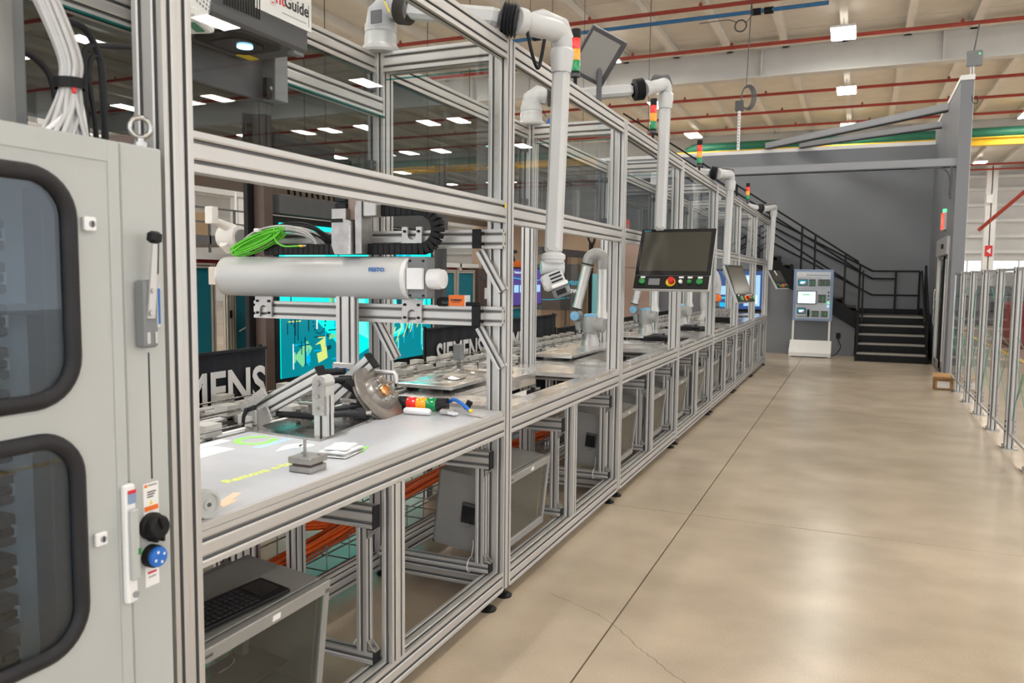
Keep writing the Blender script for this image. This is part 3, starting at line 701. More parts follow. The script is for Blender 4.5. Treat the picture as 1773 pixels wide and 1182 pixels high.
# ================================================================== ASSEMBLY LINE FRAMES
XF, XR = -1.588, -2.385          # front face, rear face
ORD = ['nearest', 'second', 'third', 'fourth', 'fifth', 'sixth', 'farthest']
def PY(i): return 3.632 + (i - 1) * 2.094
def cell(i, proto=False):
    y0, y1 = PY(i), PY(i + 1)
    t = T('assembly_cell', '%s glazed aluminium frame bay of the line%s' % (ORD[i], ' from the camera' if 0 < i < 6 else ', holding the grey work table' if i == 0 else ', beside the far wall'), 'machine frame', (-1.99, y0, 0), 'glazed aluminium frame bays of the assembly line')
    p = .0475; PF = .10
    def pr(name, a, b_, w, h, upv=(0, 0, 1)):
        m = t.mb(); m.prof(a, b_, w, h, upv); return t.part(name, m)
    xf, xr = XF - PF / 2, XR + .095 / 2
    for y in (y0 + p / 2, y1 - p / 2):
        pr('post', (xf, y, .06), (xf, y, 2.8), PF, p, (0, 1, 0)); pr('post', (xr, y, .06), (xr, y, 2.8), .095, p, (0, 1, 0))
        for z, h in ((2.75, .1), (.915, .1), (.105, .09)):
            pr('cross_rail', (XF - PF, y, z), (XR + .095, y, z), p, h)
    ya, yb = y0 + p, y1 - p; xc = XF - .024
    pr('top_rail', (xc, ya, 2.75), (xc, yb, 2.75), .047, .1); pr('middle_rail', (xc, ya, 1.967), (xc, yb, 1.967), .047, .105)
    pr('worktop_rail', (xc, ya, .908), (xc, yb, .908), .047, .1); pr('bottom_rail', (XF - .045, ya, .105), (XF - .045, yb, .105), .09, .1)
    xq = XR + .024
    pr('top_rail', (xq, ya, 2.75), (xq, yb, 2.75), .047, .1); pr('bottom_rail', (xq, ya, .105), (xq, yb, .105), .09, .09); pr('worktop_rail', (xq, ya, .905), (xq, yb, .905), .047, .1)
    ym = y0 + 1.047
    pr('middle_post', (XF - .024, ym - .023, .155), (XF - .024, ym - .023, .86), .047, .047, (0, 1, 0)); pr('middle_post', (XF - .024, ym + .024, .155), (XF - .024, ym + .024, .86), .047, .047, (0, 1, 0))
    pr('middle_post', (xq, ym, .155), (xq, ym, .86), .047, .09, (0, 1, 0))
    m = t.mb(); m.box((XF - .03, ya, 2.02), (XF - .024, yb, 2.70), 'pane_clear'); g = t.part('glass_pane', m, label='clear front glass pane')
    m = t.mb(); m.box((XR + .02, ya, 2.13), (XR + .026, yb, 2.70), 'pane_smoked'); g = t.part('glass_pane', m, label='smoked rear glass pane')
    m = t.mb(); m.box((XR + .028, ya, 2.69), (XR + .034, yb, 2.70), 'pane_edge'); t.sub('pane_edge', m, g)
    if i > 1: pass
    m = t.mb(); m.box((XR + .1, y1 - .03, 2.13), (XF - PF - .01, y1 - .024, 2.66), 'pane_clear'); g = t.part('glass_pane', m, label='clear side glass pane')
    m = t.mb(); m.box((XR + .1, y1 - .03, 2.66), (XF - PF - .01, y1 - .022, 2.667), 'pane_edge'); t.sub('pane_edge', m, g)
    for z in (2.2, 2.6):
        for y in (ya, yb - .05): m = t.mb(); m.box((XR + .03, y, z), (XR + .05, y + .05, z + .05), 'darkgrey', .004); m.cyl((XR + .05, y + .025, z + .025), (XR + .056, y + .025, z + .025), .008, 'steel', n=8); t.part('pane_clamp', m)
    for (x, y) in ((XF - .03, y0 + .035), (XF - .03, y1 - .16), (XR + .04, y0 + .035), (XR + .04, y1 - .16)):
        m = t.mb(); m.lathe((x, y, 0), (0, 0, 1), [(0, .001), (0, .042), (.008, .044), (.018, .028), (.024, .012), (.062, .010), (.062, .001)], 'black', 16); m.cyl((x, y, .03), (x, y, .06), .009, 'steel', n=8); t.part('leveling_foot', m)
    # swing frames hung under the worktop: two C frames per bay
    for yc in (ym - .085, y1 - p - .05):
        def P2(*a): return pr('cabinet_frame_bar', *a)
        xo = XF - .05
        P2((xo, yc, .74), (XR + .1, yc, .74), .045, .085); P2((xo, yc, .19), (XR + .1, yc, .19), .045, .045); P2((xo - .05, yc, .212), (xo - .05, yc, .70), .045, .045, (0, 1, 0))
        for z, h in ((.74, .087), (.19, .047)): m = t.mb(); m.box((xo, yc - .0235, z - h / 2), (xo + .006, yc + .0235, z + h / 2), 'black', .002); t.part('end_cap', m)
        for z, s in ((.2145, 1), (.695, -1)):
            m = t.mb(); X = xo - .028
            m.prism([(X, z), (X + .035, z), (X, z + s * .04)], 'y', yc - .018, yc - .013, 'alu_bright'); m.prism([(X, z), (X + .035, z), (X, z + s * .04)], 'y', yc + .013, yc + .018, 'alu_bright')
            m.box((X, yc - .018, z), (X + .004, yc + .018, z + s * .04), 'alu_bright'); m.box((X, yc - .018, z), (X + .035, yc + .018, z + s * .003), 'alu_bright'); m.cyl((X + .018, yc, z), (X + .018, yc, z + s * .012), .008, 'steel', n=6); t.part('corner_bracket', m)
    return t
cells = [cell(i) for i in range(7)]
# extra lower rear rail with pane in the nearest bay
t = cells[0]
m = t.mb(); m.prof((XR + .07, PY(0) + .05, 2.52), (XR + .07, PY(1) - .05, 2.52), .047, .095); t.part('rear_rail', m)
m = t.mb(); m.box((XR + .1, PY(0) + .05, 2.462), (XR + .106, PY(1) - .05, 2.474), 'pane_edge'); t.part('pane_edge', m)
# frame bay that passes behind the control cabinet
t = T('assembly_cell', 'aluminium frame bay half hidden behind the grey control cabinet', 'machine frame', (-1.99, -.56, 0), 'glazed aluminium frame bays of the assembly line')
ya, yb = PY(0) - 2.05, PY(0)
m = t.mb(); m.prof((XF - .05, yb - .024, .06), (XF - .05, yb - .024, 2.9), .10, .0475, (0, 1, 0)); t.part('post', m)
m = t.mb(); m.prof((XR + .047, yb - .024, .06), (XR + .047, yb - .024, 2.8), .095, .0475, (0, 1, 0)); t.part('post', m)
m = t.mb(); m.prof((XR + .02, ya, 2.75), (XR + .02, yb - .05, 2.75), .047, .1); t.part('top_rail', m)
m = t.mb(); m.box((XR + .02, ya, 2.10), (XR + .026, yb - .05, 2.46), 'pane_smoked'); t.part('glass_pane', m)
m = t.mb(); m.prof((XR + .07, ya, 2.52), (XR + .07, yb - .05, 2.52), .047, .095); t.part('rear_rail', m)
m = t.mb(); m.box((XR + .1, ya, 2.462), (XR + .106, yb - .05, 2.474), 'pane_edge'); t.part('pane_edge', m)
m = t.mb(); m.prof((XR + .02, ya, 2.09), (XR + .02, yb - .05, 2.09), .03, .03); t.part('pane_rail', m)

# ---- worktops
t = T('work_table', 'smooth grey work table top in the nearest bay, with projected signs painted on it', 'table', (-1.97, PY(0), .96))
m = t.mb(); m.box((-2.35, PY(0) + .05, .958), (-1.60, PY(1) - .05, .984), 'table_grey', .003); tb = t.part('tabletop', m)
m = t.mb(); m.box((-1.600, PY(0) + .05, .958), (-1.592, PY(1) - .05, .981), 'alu', .002); t.part('edge_strip', m)
Z = .9846; O_ = t.loc  # lettering and shapes below: projector light painted as bright flat decals
text('projection_lettering_decal', 'Remove e-brake', .055, (-1.82, 1.93, Z), (.06, 1, 0), (-1, .06, 0), 'proj_yellow', t.o, O_, .0015, xs=1.05, extrude=.0002)
def flat(pts, mm, name='projection_decal'):
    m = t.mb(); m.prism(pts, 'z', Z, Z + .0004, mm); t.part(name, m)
# arrows
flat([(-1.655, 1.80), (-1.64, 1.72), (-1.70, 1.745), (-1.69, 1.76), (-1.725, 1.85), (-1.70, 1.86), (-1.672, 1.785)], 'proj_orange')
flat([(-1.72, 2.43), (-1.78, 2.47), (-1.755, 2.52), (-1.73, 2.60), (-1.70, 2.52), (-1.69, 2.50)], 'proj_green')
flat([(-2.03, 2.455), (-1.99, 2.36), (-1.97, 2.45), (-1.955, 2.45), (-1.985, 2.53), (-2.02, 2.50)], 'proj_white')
m = t.mb(); m.cyl((-1.955, 2.50, Z), (-1.955, 2.50, Z + .0004), .03, 'proj_white', n=20); t.part('projection_decal', m)
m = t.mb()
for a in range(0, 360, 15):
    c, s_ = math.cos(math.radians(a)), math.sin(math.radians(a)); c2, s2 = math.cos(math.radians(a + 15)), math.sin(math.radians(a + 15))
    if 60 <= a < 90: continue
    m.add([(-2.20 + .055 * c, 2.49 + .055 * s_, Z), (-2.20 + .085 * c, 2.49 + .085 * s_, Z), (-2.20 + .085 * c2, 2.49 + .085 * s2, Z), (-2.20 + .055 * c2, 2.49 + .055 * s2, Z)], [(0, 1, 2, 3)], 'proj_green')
t.part('projection_ring_decal', m)
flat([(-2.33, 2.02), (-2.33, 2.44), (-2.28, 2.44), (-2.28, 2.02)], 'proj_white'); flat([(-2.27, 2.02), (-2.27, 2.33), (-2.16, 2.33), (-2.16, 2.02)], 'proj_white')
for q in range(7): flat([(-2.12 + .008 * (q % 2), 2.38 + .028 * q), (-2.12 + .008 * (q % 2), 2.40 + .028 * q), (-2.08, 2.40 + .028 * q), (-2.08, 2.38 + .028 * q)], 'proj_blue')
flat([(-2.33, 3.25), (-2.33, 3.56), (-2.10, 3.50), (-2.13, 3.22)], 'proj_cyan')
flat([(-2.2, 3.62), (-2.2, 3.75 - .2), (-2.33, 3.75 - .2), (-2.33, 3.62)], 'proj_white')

for i in range(1, 7):
    y0, y1 = PY(i) + .05, PY(i + 1) - .05
    t = T('machine_worktop', '%s shiny aluminium worktop of the line, with a rectangular opening' % {1: 'nearest', 2: 'second nearest', 3: 'third nearest', 4: 'fourth nearest', 5: 'fifth nearest', 6: 'farthest'}[i], 'worktop', (-1.97, y0, .95), 'aluminium worktops with openings')
    h0, h1, xa, xb = y0 + .30, y0 + 1.52, -2.07, -1.70
    for nm, a, c in (('front_plate', (xb, y0, .955), (-1.600, y1, .984)), ('near_plate', (-2.35, y0, .955), (xb, h0, .984)), ('far_plate', (-2.35, h1, .955), (xb, y1, .984)), ('rear_plate', (-2.35, h0, .955), (xa, h1, .984))):
        m = t.mb(); m.box(a, c, 'alu_plate', .002); t.part(nm, m)
    for s_ in (0, 1):
        m = t.mb(); m.box((xa if s_ else xb - .006, h0, .90), ((xa + .006) if s_ else xb, h1, .955), 'alu_plate'); t.part('opening_wall', m)
    # transfer stage inside the opening
    t = T('transfer_stage', 'pale lifting stage with black stop sunk in the %s worktop opening' % {1: 'nearest', 2: 'second', 3: 'third', 4: 'fourth', 5: 'fifth', 6: 'sixth'}[i], 'machine part', (-1.88, h0 + .6, .86), 'lifting stages in the worktop openings')
    m = t.mb(); m.prof((-2.04, h0 + .02, .86), (-2.04, h1 - .02, .86), .04, .04); t.part('rail', m)
    m = t.mb(); m.prof((-1.74, h0 + .02, .86), (-1.74, h1 - .02, .86), .04, .04); t.part('rail', m)
    m = t.mb(); m.box((-2.0, h0 + .25, .87), (-1.76, h0 + .9, .90), 'white', .004); m.box((-1.95, h0 + .3, .90), (-1.8, h0 + .45, .93), 'cream', .003); t.part('stage_plate', m)
    m = t.mb(); m.box((-1.86, h0 + .55, .90), (-1.80, h0 + .62, .95), 'black', .004); m.cyl((-1.83, h0 + .585, .95), (-1.83, h0 + .585, .965), .015, 'black', n=10); t.part('stop', m)

# ---- conveyors with carriers
for c, (xa, xb, lab) in enumerate(((-2.72, -2.44, 'long aluminium conveyor with rows of pale carrier blocks, next to the bays'), (-3.26, -2.90, 'long aluminium conveyor with pale carrier blocks, just in front of the black banners'))):
    t = T('conveyor', lab, 'conveyor', ((xa + xb) / 2, PY(0), 0))
    ya, yb = PY(0) - 1.0, PY(7) - .2; dz = -.06 * c
    for x in (xa, xb):
        m = t.mb(); m.prof((x, ya, .93 + dz), (x, yb, .93 + dz), .04, .08); t.part('side_rail', m)
        m = t.mb(); m.box((x - .012, ya, .97 + dz), (x + .012, yb, .98 + dz), 'white'); t.part('guide_strip', m)
        m = t.mb(); m.cyl((x + .042, ya, 1.01 + dz), (x + .042, yb, 1.01 + dz), .005, 'steel', n=6); t.part('guide_rod', m)
    m = t.mb(); m.box((xa + .05, ya, .90 + dz), (xb - .05, yb, .945 + dz), 'black'); t.part('belt', m)
    for q in range(7):
        y = ya + .4 + 2.094 * q
        for x in (xa, xb): m = t.mb(); m.prof((x, y, 0), (x, y, .89 + dz), .045, .09, (0, 1, 0)); t.part('leg', m)
        m = t.mb(); m.prof((xa, y, .2), (xb, y, .2), .045, .045); t.part('crossbar', m)
    m0 = t.mb(); y = ya + .15; x = xa; m0.box((x - .04, y, .985 + dz), (x + .04, y + .09, 1.034 + dz), 'cream'); m0.box((x - .02, y + .02, .93 + dz), (x + .02, y + .055, .985 + dz), 'alu_bright'); blk = t.part('carrier_block', m0)
    n = 0
    for rw, xx in enumerate((xa, xb)):
        for q in range(66):
            if (rw, q) == (0, 0): continue
            yy = .27 * q + (.12 if rw else 0)
            if (q * 7 + rw * 3) % 11 == 0: continue
            if yy > yb - ya - .4: continue
            o = blk.copy(); COL.objects.link(o); o.parent = t.o; o.location = (xx - xa, yy, 0)
    for q in range(9):
        m = t.mb(); y = ya + .9 + 1.45 * q; x = (xa + xb) / 2
        m.box((x - .1, y, .95 + dz), (x + .1, y + .25, .985 + dz), 'alu_bright', .004); m.box((x - .04, y + .05, .985 + dz), (x + .02, y + .16, 1.0 + dz), 'cream', .004); m.box((x + .04, y + .08, .985 + dz), (x + .08, y + .12, 1.02 + dz), 'midgrey', .003); t.part('carrier_plate', m)

# raised plates by the robots
def raised_plate(label, x0, x1, y0, y1, z=1.03):
    t = T('raised_plate', label, 'plate', ((x0 + x1) / 2, y0, .984), 'raised aluminium base plates')
    m = t.mb(); m.box((x0, y0, z - .022), (x1, y1, z), 'alu_plate', .002); t.part('plate', m)
    for x in (x0 + .04, x1 - .08):
        for y in (y0 + .05, y1 - .1): m = t.mb(); m.box((x, y, .984), (x + .05, y + .05, z - .022), 'black'); t.part('spacer', m)
    return t
raised_plate('raised plate with a plastic bag lying on it, behind the first bay post', -2.44, -2.08, 3.95, 4.85)
raised_plate('raised plate carrying the nearest blue capped robot', -2.42, -2.06, 5.95, 7.35)
raised_plate('raised plate carrying the second blue capped robot', -2.40, -2.06, 8.4, 9.5)
raised_plate('raised plate carrying the third blue capped robot', -2.40, -2.06, 10.6, 11.6)
t = T('fixture_base', 'long pale drilled aluminium plate near the orange and white robot', 'plate', (-1.95, 12.6, .984))
m = t.mb(); m.box((-2.1, 12.6, 1.06), (-1.72, 12.62, 1.2), 'alu_bright', .003); pl = t.part('plate', m)
m = t.mb()
for q in range(4):
    for z in (1.10, 1.15): m.cyl((-1.95 + .06 * q, 12.598, z), (-1.95 + .06 * q, 12.6, z), .009, 'ink', n=8)
t.sub('holes', m, pl)
m = t.mb(); m.box((-2.15, 12.5, .984), (-1.72, 12.75, 1.06), 'black', .004); t.part('base', m)
for k_, (x, y) in enumerate(((-1.95, 10.3), (-1.9, 8.35))):
    m = MB(); m.box((x - .18, y, .985), (x + .12, y + .35, 1.03), 'black', .006); m.box((x - .1, y + .05, 1.03), (x, y + .15, 1.06), 'darkgrey', .004)
    single('workpiece_carrier', ['black carrier tray on the worktop near the third robot', 'black carrier tray on the worktop near the second robot'][k_], 'tray', m, 'black carrier trays')
t = T('small_parts_box', 'small grey sensor box standing on the worktop opposite the nearest robot', 'sensor', (-2.2, 4.8, 1.03))
m = t.mb(); m.box((-2.62, 5.0, 1.06), (-2.56, 5.06, 1.17), 'midgrey', .004); t.part('housing', m); m = t.mb(); m.box((-2.60, 5.02, .985), (-2.58, 5.04, 1.06), 'steel'); t.part('stem', m)

# ================================================================== GANTRY (white cylinder axis)
g = T('linear_gantry', 'aluminium gantry with a long pale cylinder cover across the nearest bay', 'gantry', (-2.35, 3.5, 0))
m = g.mb(); m.prof((-2.95, 3.545, 1.835), (-1.69, 3.545, 1.835), .045, .09); g.part('upper_beam', m)
m = g.mb(); m.prof((-3.10, 3.535, 1.457), (-1.69, 3.535, 1.457), .045, .095); g.part('lower_beam', m)
for z, h in ((1.835, .094), (1.457, .1)):
    m = g.mb(); m.box((-1.735, 3.505, z - h / 2), (-1.69, 3.52, z + h / 2), 'black', .002); g.part('end_cap', m)
    for x in (-1.645,): m = g.mb(); m.prof((-1.69, 3.56, z), (-1.59, 3.56, z), .045, .094); g.part('beam_joint', m)
    for dz in (-.025, .025): m = g.mb(); m.cyl((-1.688, 3.51, z + dz), (-1.672, 3.51, z + dz), .008, 'black', n=8); g.part('bolt', m)
for (a, c) in (((-1.72, 3.58, 1.78), (-1.60, 3.58, 1.58)), ((-1.72, 3.58, 1.40), (-1.60, 3.58, 1.20)), ((-2.0, 3.57, 1.42), (-2.1 + .0, 3.57, 1.42))):
    if a[0] == -2.0: continue
    m = g.mb(); m.prof(a, c, .045, .045, (0, 1, 0)); g.part('diagonal_brace', m)
m = g.mb(); m.prof((-2.32, 3.56, 1.42), (-2.20, 3.56, 1.22), .045, .045, (0, 1, 0)); g.part('diagonal_brace', m)
# bracket plates with bolts
def ubracket(x, z, s):
    m = g.mb(); w, h = .115, .115; X = x - w / 2; Zz = z - h / 2
    pts = [(X, Zz), (X + w, Zz), (X + w, Zz + h), (X + w * .72, Zz + h)] + [(x + .025 * math.cos(a), Zz + h * .66 - .025 * math.sin(a)) for a in [i * math.pi / 6 for i in range(7)]] + [(X + w * .28, Zz + h), (X, Zz + h)]
    if s < 0: pts = [(p[0], 2 * z - p[1]) for p in pts]
    m.prism(pts, 'y', 3.498, 3.510, 'alu_bright'); b_ = g.part('bracket', m)
    for dx in (-.04, .04):
        for dz in (-.03, .035): m = g.mb(); m.cyl((x + dx, 3.490, z + s * dz), (x + dx, 3.498, z + s * dz), .007, 'black', n=8); g.sub('bolt', m, b_)
ubracket(-2.07, 1.84, 1); ubracket(-3.02, 1.475, -1); ubracket(-2.07, 1.475, -1)
# cylinder cover (axis x), rounded front
zc, yc_, R_ = 1.640, 3.46, .108
def cover(x0, x1, r, m_, mb_, flatback=True):
    pts = [(yc_ - r * math.cos(math.radians(a)) * .95, zc + r * math.sin(math.radians(a))) for a in range(-90, 91, 10)]
    if flatback: pts += [(yc_ + .02, zc + r), (yc_ + .02, zc - r)]
    mb_.prism(pts, 'x', x0, x1, m_, True)
m = g.mb(); cover(-3.22, -2.06, R_, 'arm_white', m); cv = g.part('cylinder_cover', m)
for q in cv.data.polygons[-2:]: q.use_smooth = False
text('lettering', 'FESTO', .026, (-2.235, 3.3565, 1.672), (1, 0, 0), (0, 0, 1), 'ink_blue', g.o, g.loc, .0012, xs=1.25)
m = g.mb(); cover(-3.235, -3.22, R_ * .985, 'alu', m); g.part('cover_rim', m)
m = g.mb(); cover(-2.06, -2.035, R_ * .985, 'white', m); g.part('cover_rim', m)
m = g.mb(); m.box((-3.34, 3.42, 1.59), (-3.235, 3.50, 1.69), 'frame_tan', .004); g.part('end_block', m)
m = g.mb(); m.box((-2.035, 3.40, 1.54), (-1.93, 3.49, 1.745), 'midgrey', .006); hb_ = g.part('drive_housing', m)
m = g.mb(); m.box((-2.03, 3.375, 1.585), (-1.94, 3.40, 1.69), 'white_gloss', .004); g.sub('label_plate', m, hb_)
m = g.mb(); m.lathe((-1.93, 3.44, 1.637), (1, 0, 0), [(0, .05), (.05, .052), (.075, .046), (.08, .001)], 'white_gloss', 20); g.part('motor_cap', m)
for dz in (-.085, .085):
    for x in (-2.02, -1.945): m = g.mb(); m.cyl((x, 3.393, zc + dz), (x, 3.40, zc + dz), .006, 'black', n=8); g.sub('bolt', m, hb_)
# carriage and Z axis
m = g.mb(); m.prism([(-2.455, 1.985), (-2.37, 1.985), (-2.37, 1.93), (-2.345, 1.925), (-2.332, 1.90), (-2.332, 1.757), (-2.44, 1.757), (-2.458, 1.80)], 'y', 3.36, 3.44, 'steel_dark'); m.box((-2.457, 3.355, 1.917), (-2.39, 3.36, 1.935), 'black'); g.part('carriage_cover', m)
m = g.mb(); m.prism([(-2.352, 1.757), (-2.335, 1.757), (-2.335, 1.90), (-2.345, 1.91)], 'y', 3.352, 3.36, 'alu_bright'); g.part('cover_edge', m)
m = g.mb(); m.prism([(-2.32, 1.76), (-2.283, 1.76), (-2.283, 2.045), (-2.305, 2.045), (-2.322, 1.99)], 'y', 3.37, 3.47, 'steel_dark'); g.part('carriage_plate', m)
m = g.mb(); m.box((-2.283, 3.38, 1.945), (-2.205, 3.47, 2.045), 'alu_bright', .004); g.part('motor_housing', m)
m = g.mb(); m.box((-2.385, 3.40, 1.93), (-2.325, 3.46, 2.1), 'pink_brown', .003); g.part('inner_plate', m)
for q in range(7): m = g.mb(); m.box((-2.452, 3.38, 1.985 + .036 * q), (-2.385, 3.44, 2.016 + .036 * q), 'black', .004); g.part('chain_link', m)
m = g.mb(); m.prof((-2.42, 3.44, 1.18), (-2.42, 3.44, 1.545), .11, .045, (0, 1, 0)); g.part('vertical_axis', m)
m = g.mb(); m.box((-2.49, 3.40, 1.165), (-2.35, 3.48, 1.20), 'alu_bright', .004); g.part('flange', m)
m = g.mb(); m.box((-2.55, 3.37, 1.085), (-2.36, 3.50, 1.15), 'alu_bright', .006); gr = g.part('gripper_body', m)
m = g.mb(); m.box((-2.53, 3.39, 1.07), (-2.38, 3.48, 1.085), 'yellow'); g.sub('yellow_band', m, gr)
for x in (-2.46, -2.41): m = g.mb(); m.cyl((x, 3.40, 1.15), (x, 3.40, 1.175), .010, 'blue_strap', n=10); g.sub('air_fitting', m, gr)
# cable chain: lower run, curve, upper run
path = [V((-2.95 + .033 * q, 3.45, 1.785)) for q in range(30)]
path += arc((-1.99, 3.45, 1.88), .097, -90, 90, 11, (1, 0, 0), (0, 0, 1))
path += [V((-1.99 - .033 * q, 3.45, 1.977)) for q in range(1, 8)]
acc = 0; last = path[0]; k_ = 0
lnk = []
for a, c in zip(path[:-1], path[1:]):
    d_ = (c - a)
    if d_.length < .01: continue
    lnk.append((a, c))
for a, c in lnk:
    m = g.mb(); dd, s_, u_ = basis(c - a, (0, 1, 0)); R = Matrix((s_, dd, u_)).transposed()
    m.obox((a + c) / 2, (.055, (c - a).length * .97, .05), 'black', R, .003); g.part('chain_link', m)
m = g.mb(); m.box((-2.32, 3.42, 1.965), (-2.26, 3.47, 2.0), 'black'); g.part('chain_bracket', m)

# bundles of cable on the gantry
random.seed(3)
def coil(name, label, mm, c, rx, rz, tilt, n, r, col, spread=.02, a0=0, a1=360):
    t = T(name, label, 'cable', c); c = V(c)
    for q in range(n):
        m = t.mb(); dx, dz = random.uniform(-spread, spread), random.uniform(-spread, spread); k1 = random.uniform(.9, 1.06)
        ax = V((math.cos(math.radians(tilt)), 0, math.sin(math.radians(tilt)))); az = V((-math.sin(math.radians(tilt)), 0, math.cos(math.radians(tilt))))
        m.tube(arc(c + V((dx, random.uniform(-.03, .02), dz)), 1, a0, a1, 26, ax * rx * k1, az * rz * random.uniform(.8, 1.1)), r, mm, n=5, caps=a1 < 360)
        t.part('strand', m)
    return t
coil('black_cable_bundle', 'arched black cable bundle behind the green cables on the gantry', 'black', (-2.80, 3.50, 1.79), .24, .125, 0, 7, .006, None, .012, 15, 150)
coil('grey_cable_bundle', 'arched grey cable bundle above the green cables on the gantry', 'grey_cable', (-2.86, 3.47, 1.77), .25, .125, 3, 10, .0055, None, .016, 5, 170)
gc = coil('green_cable_bundle', 'bundle of bright green cables lying on the pale gantry cylinder', 'green_cable', (-2.965, 3.40, 1.825), .165, .024, 19, 24, .0038, None, .021)
m = gc.mb(); m.tube(bez([(-2.84, 3.38, 1.89), (-2.82, 3.37, 1.83), (-2.76, 3.36, 1.80), (-2.66, 3.36, 1.80)], 8), .0045, 'green_cable', n=6); m.cyl((-2.66, 3.36, 1.80), (-2.635, 3.36, 1.80), .006, 'yellow', n=8); m.cyl((-2.635, 3.36, 1.80), (-2.615, 3.36, 1.80), .005, 'steel', n=8); gc.part('connector_lead', m)
m = gc.mb(); m.box((-2.96, 3.36, 1.875), (-2.93, 3.39, 1.895), 'white', .003); gc.part('tag', m)

# orange carton and dark object on the lower beam
t = T('small_orange_carton', 'small orange carton with dark lettering on the lower gantry beam', 'box', (-1.81, 3.53, 1.505))
m = t.mb(); m.box((-1.86, 3.50, 1.505), (-1.77, 3.56, 1.558), 'orange_box', .001); t.part('carton', m)
m = t.mb(); m.box((-1.7705, 3.50, 1.505), (-1.7695, 3.56, 1.558), 'label_white'); t.part('end_label', m)
text('lettering', 'DORMAN', .012, (-1.847, 3.4993, 1.530), (1, 0, 0), (0, 0, 1), 'ink', t.o, t.loc, .0008, xs=1.15); text('lettering', 'OE SOLUTIONS', .006, (-1.842, 3.4993, 1.521), (1, 0, 0), (0, 0, 1), 'ink', t.o, t.loc, xs=1.1)
t = T('hand_scanner', 'small black device lying beside the orange carton on the beam', 'tool', (-1.72, 3.53, 1.505))
m = t.mb(); m.obox((-1.735, 3.53, 1.515), (.08, .035, .02), 'black', rotZ(8), .006); t.part('body', m); m = t.mb(); m.cyl((-1.775, 3.53, 1.517), (-1.79, 3.53, 1.522), .009, 'black', n=10); t.part('nozzle', m)
t = T('black_cable_clump', 'small clump of black cable left of the orange carton', 'cable', (-1.9, 3.5, 1.505))
for q in range(4): m = t.mb(); m.tube(arc((-1.905 + .01 * q, 3.50, 1.525), .02, 0, 330, 12, (1, .2 * q, 0), (0, .3, 1)), .004, 'black', n=5); t.part('loop', m)

# ================================================================== BRAKE FIXTURE on the work table
f = T('brake_fixture', 'inclined aluminium fixture with brake disc and black control arms on the table', 'fixture', (-2.1, 3.0, .984))
m = f.mb(); m.prism([(-2.37, 2.62), (-1.95, 2.58), (-2.08, 3.42), (-2.34, 3.46)], 'z', .9845, .994, 'steel'); f.part('base_plate', m)
def fprof(name, a, c, w, h, upv=(0, 0, 1)): m = f.mb(); m.prof(a, c, w, h, upv); return f.part(name, m)
# near upright
fprof('upright', (-1.99, 2.66, .994), (-1.99, 2.66, 1.16), .045, .065, (1, 0, 0))
m = f.mb(); pts = [(-2.022, 1.08), (-1.965, 1.08), (-1.965, 1.215)] + [(-1.993 + .028 * math.cos(math.radians(a)), 1.215 + .028 * math.sin(math.radians(a))) for a in range(0, 181, 15)] + [(-2.022, 1.215)]
m.prism(pts, 'y', 2.625, 2.637, 'alu_bright'); br = f.part('side_plate', m)
for z in (1.11, 1.16): m = f.mb(); m.cyl((-1.993, 2.618, z), (-1.993, 2.625, z), .007, 'steel_dark', n=8); f.sub('bolt', m, br)
m = f.mb(); m.cyl((-1.993, 2.612, 1.213), (-1.993, 2.72, 1.213), .014, 'steel', n=14); f.sub('pivot', m, br)
m = f.mb(); m.box((-2.022, 2.637, 1.08), (-1.965, 2.70, 1.2), 'alu', .004); m.cyl((-1.993, 2.637, 1.213), (-1.993, 2.70, 1.213), .029, 'alu', n=18); f.part('pivot_block', m)
# inclined beams
fprof('inclined_beam', (-2.44, 2.75, 1.035), (-2.07, 2.75, 1.225), .045, .075)
fprof('inclined_beam', (-2.43, 3.25, 1.0), (-2.15, 3.25, 1.235), .045, .07)
for a, y in (((-2.062, 1.229), 2.75), ((-2.145, 1.240), 3.25)):
    m = f.mb(); m.obox((a[0], y, a[1]), (.012, .05, .085), 'black', rotY(-27 if y < 3 else -40), .002); f.part('end_cap', m)
m = f.mb(); m.obox((-2.40, 2.71, 1.10), (.16, .012, .045), 'alu_bright', rotY(-35), .002); f.part('angle_plate', m)
m = f.mb(); m.obox((-2.36, 2.715, 1.03), (.10, .01, .07), 'alu_bright', rotY(-27), .002); f.part('angle_plate', m)
m = f.mb(); m.box((-2.43, 2.70, .994), (-2.38, 2.76, 1.06), 'alu_bright', .003); f.part('foot_block', m)
m = f.mb(); m.obox((-2.37, 2.66, 1.075), (.05, .02, .02), 'black', rotY(-20), .004); m.tube([(-2.385, 2.65, 1.075), (-2.395, 2.64, 1.04), (-2.40, 2.64, 1.0)], [.011, .008, .007], 'black', n=8); f.part('clamp_lever', m)
m = f.mb(); m.tube([(-2.33, 2.77, 1.04), (-2.2, 2.85, 1.025), (-2.08, 2.93, 1.035), (-2.035, 2.975, 1.03)], [.012, .016, .015, .02], 'rubber', n=10); f.part('control_arm', m, label='lower black control arm')
m = f.mb(); m.tube([(-2.34, 2.92, 1.02), (-2.2, 3.0, 1.03), (-2.1, 3.1, 1.05)], [.014, .012, .012], 'rubber', n=8); f.part('control_arm', m)
m = f.mb(); m.tube(bez([(-2.46, 3.2, 1.17), (-2.3, 3.1, 1.19), (-2.2, 3.1, 1.2)], 6), .016, 'black', n=8); f.part('control_arm', m)
m = f.mb(); m.cyl((-2.235, 3.05, 1.158), (-2.195, 3.06, 1.163), .014, 'black', n=10); m.cyl((-2.20, 3.06, 1.163), (-2.15, 3.08, 1.165), .021, 'black', n=12); m.cyl((-2.17, 3.06, 1.16), (-2.135, 3.10, 1.12), .026, 'black', n=12); f.part('damper', m)
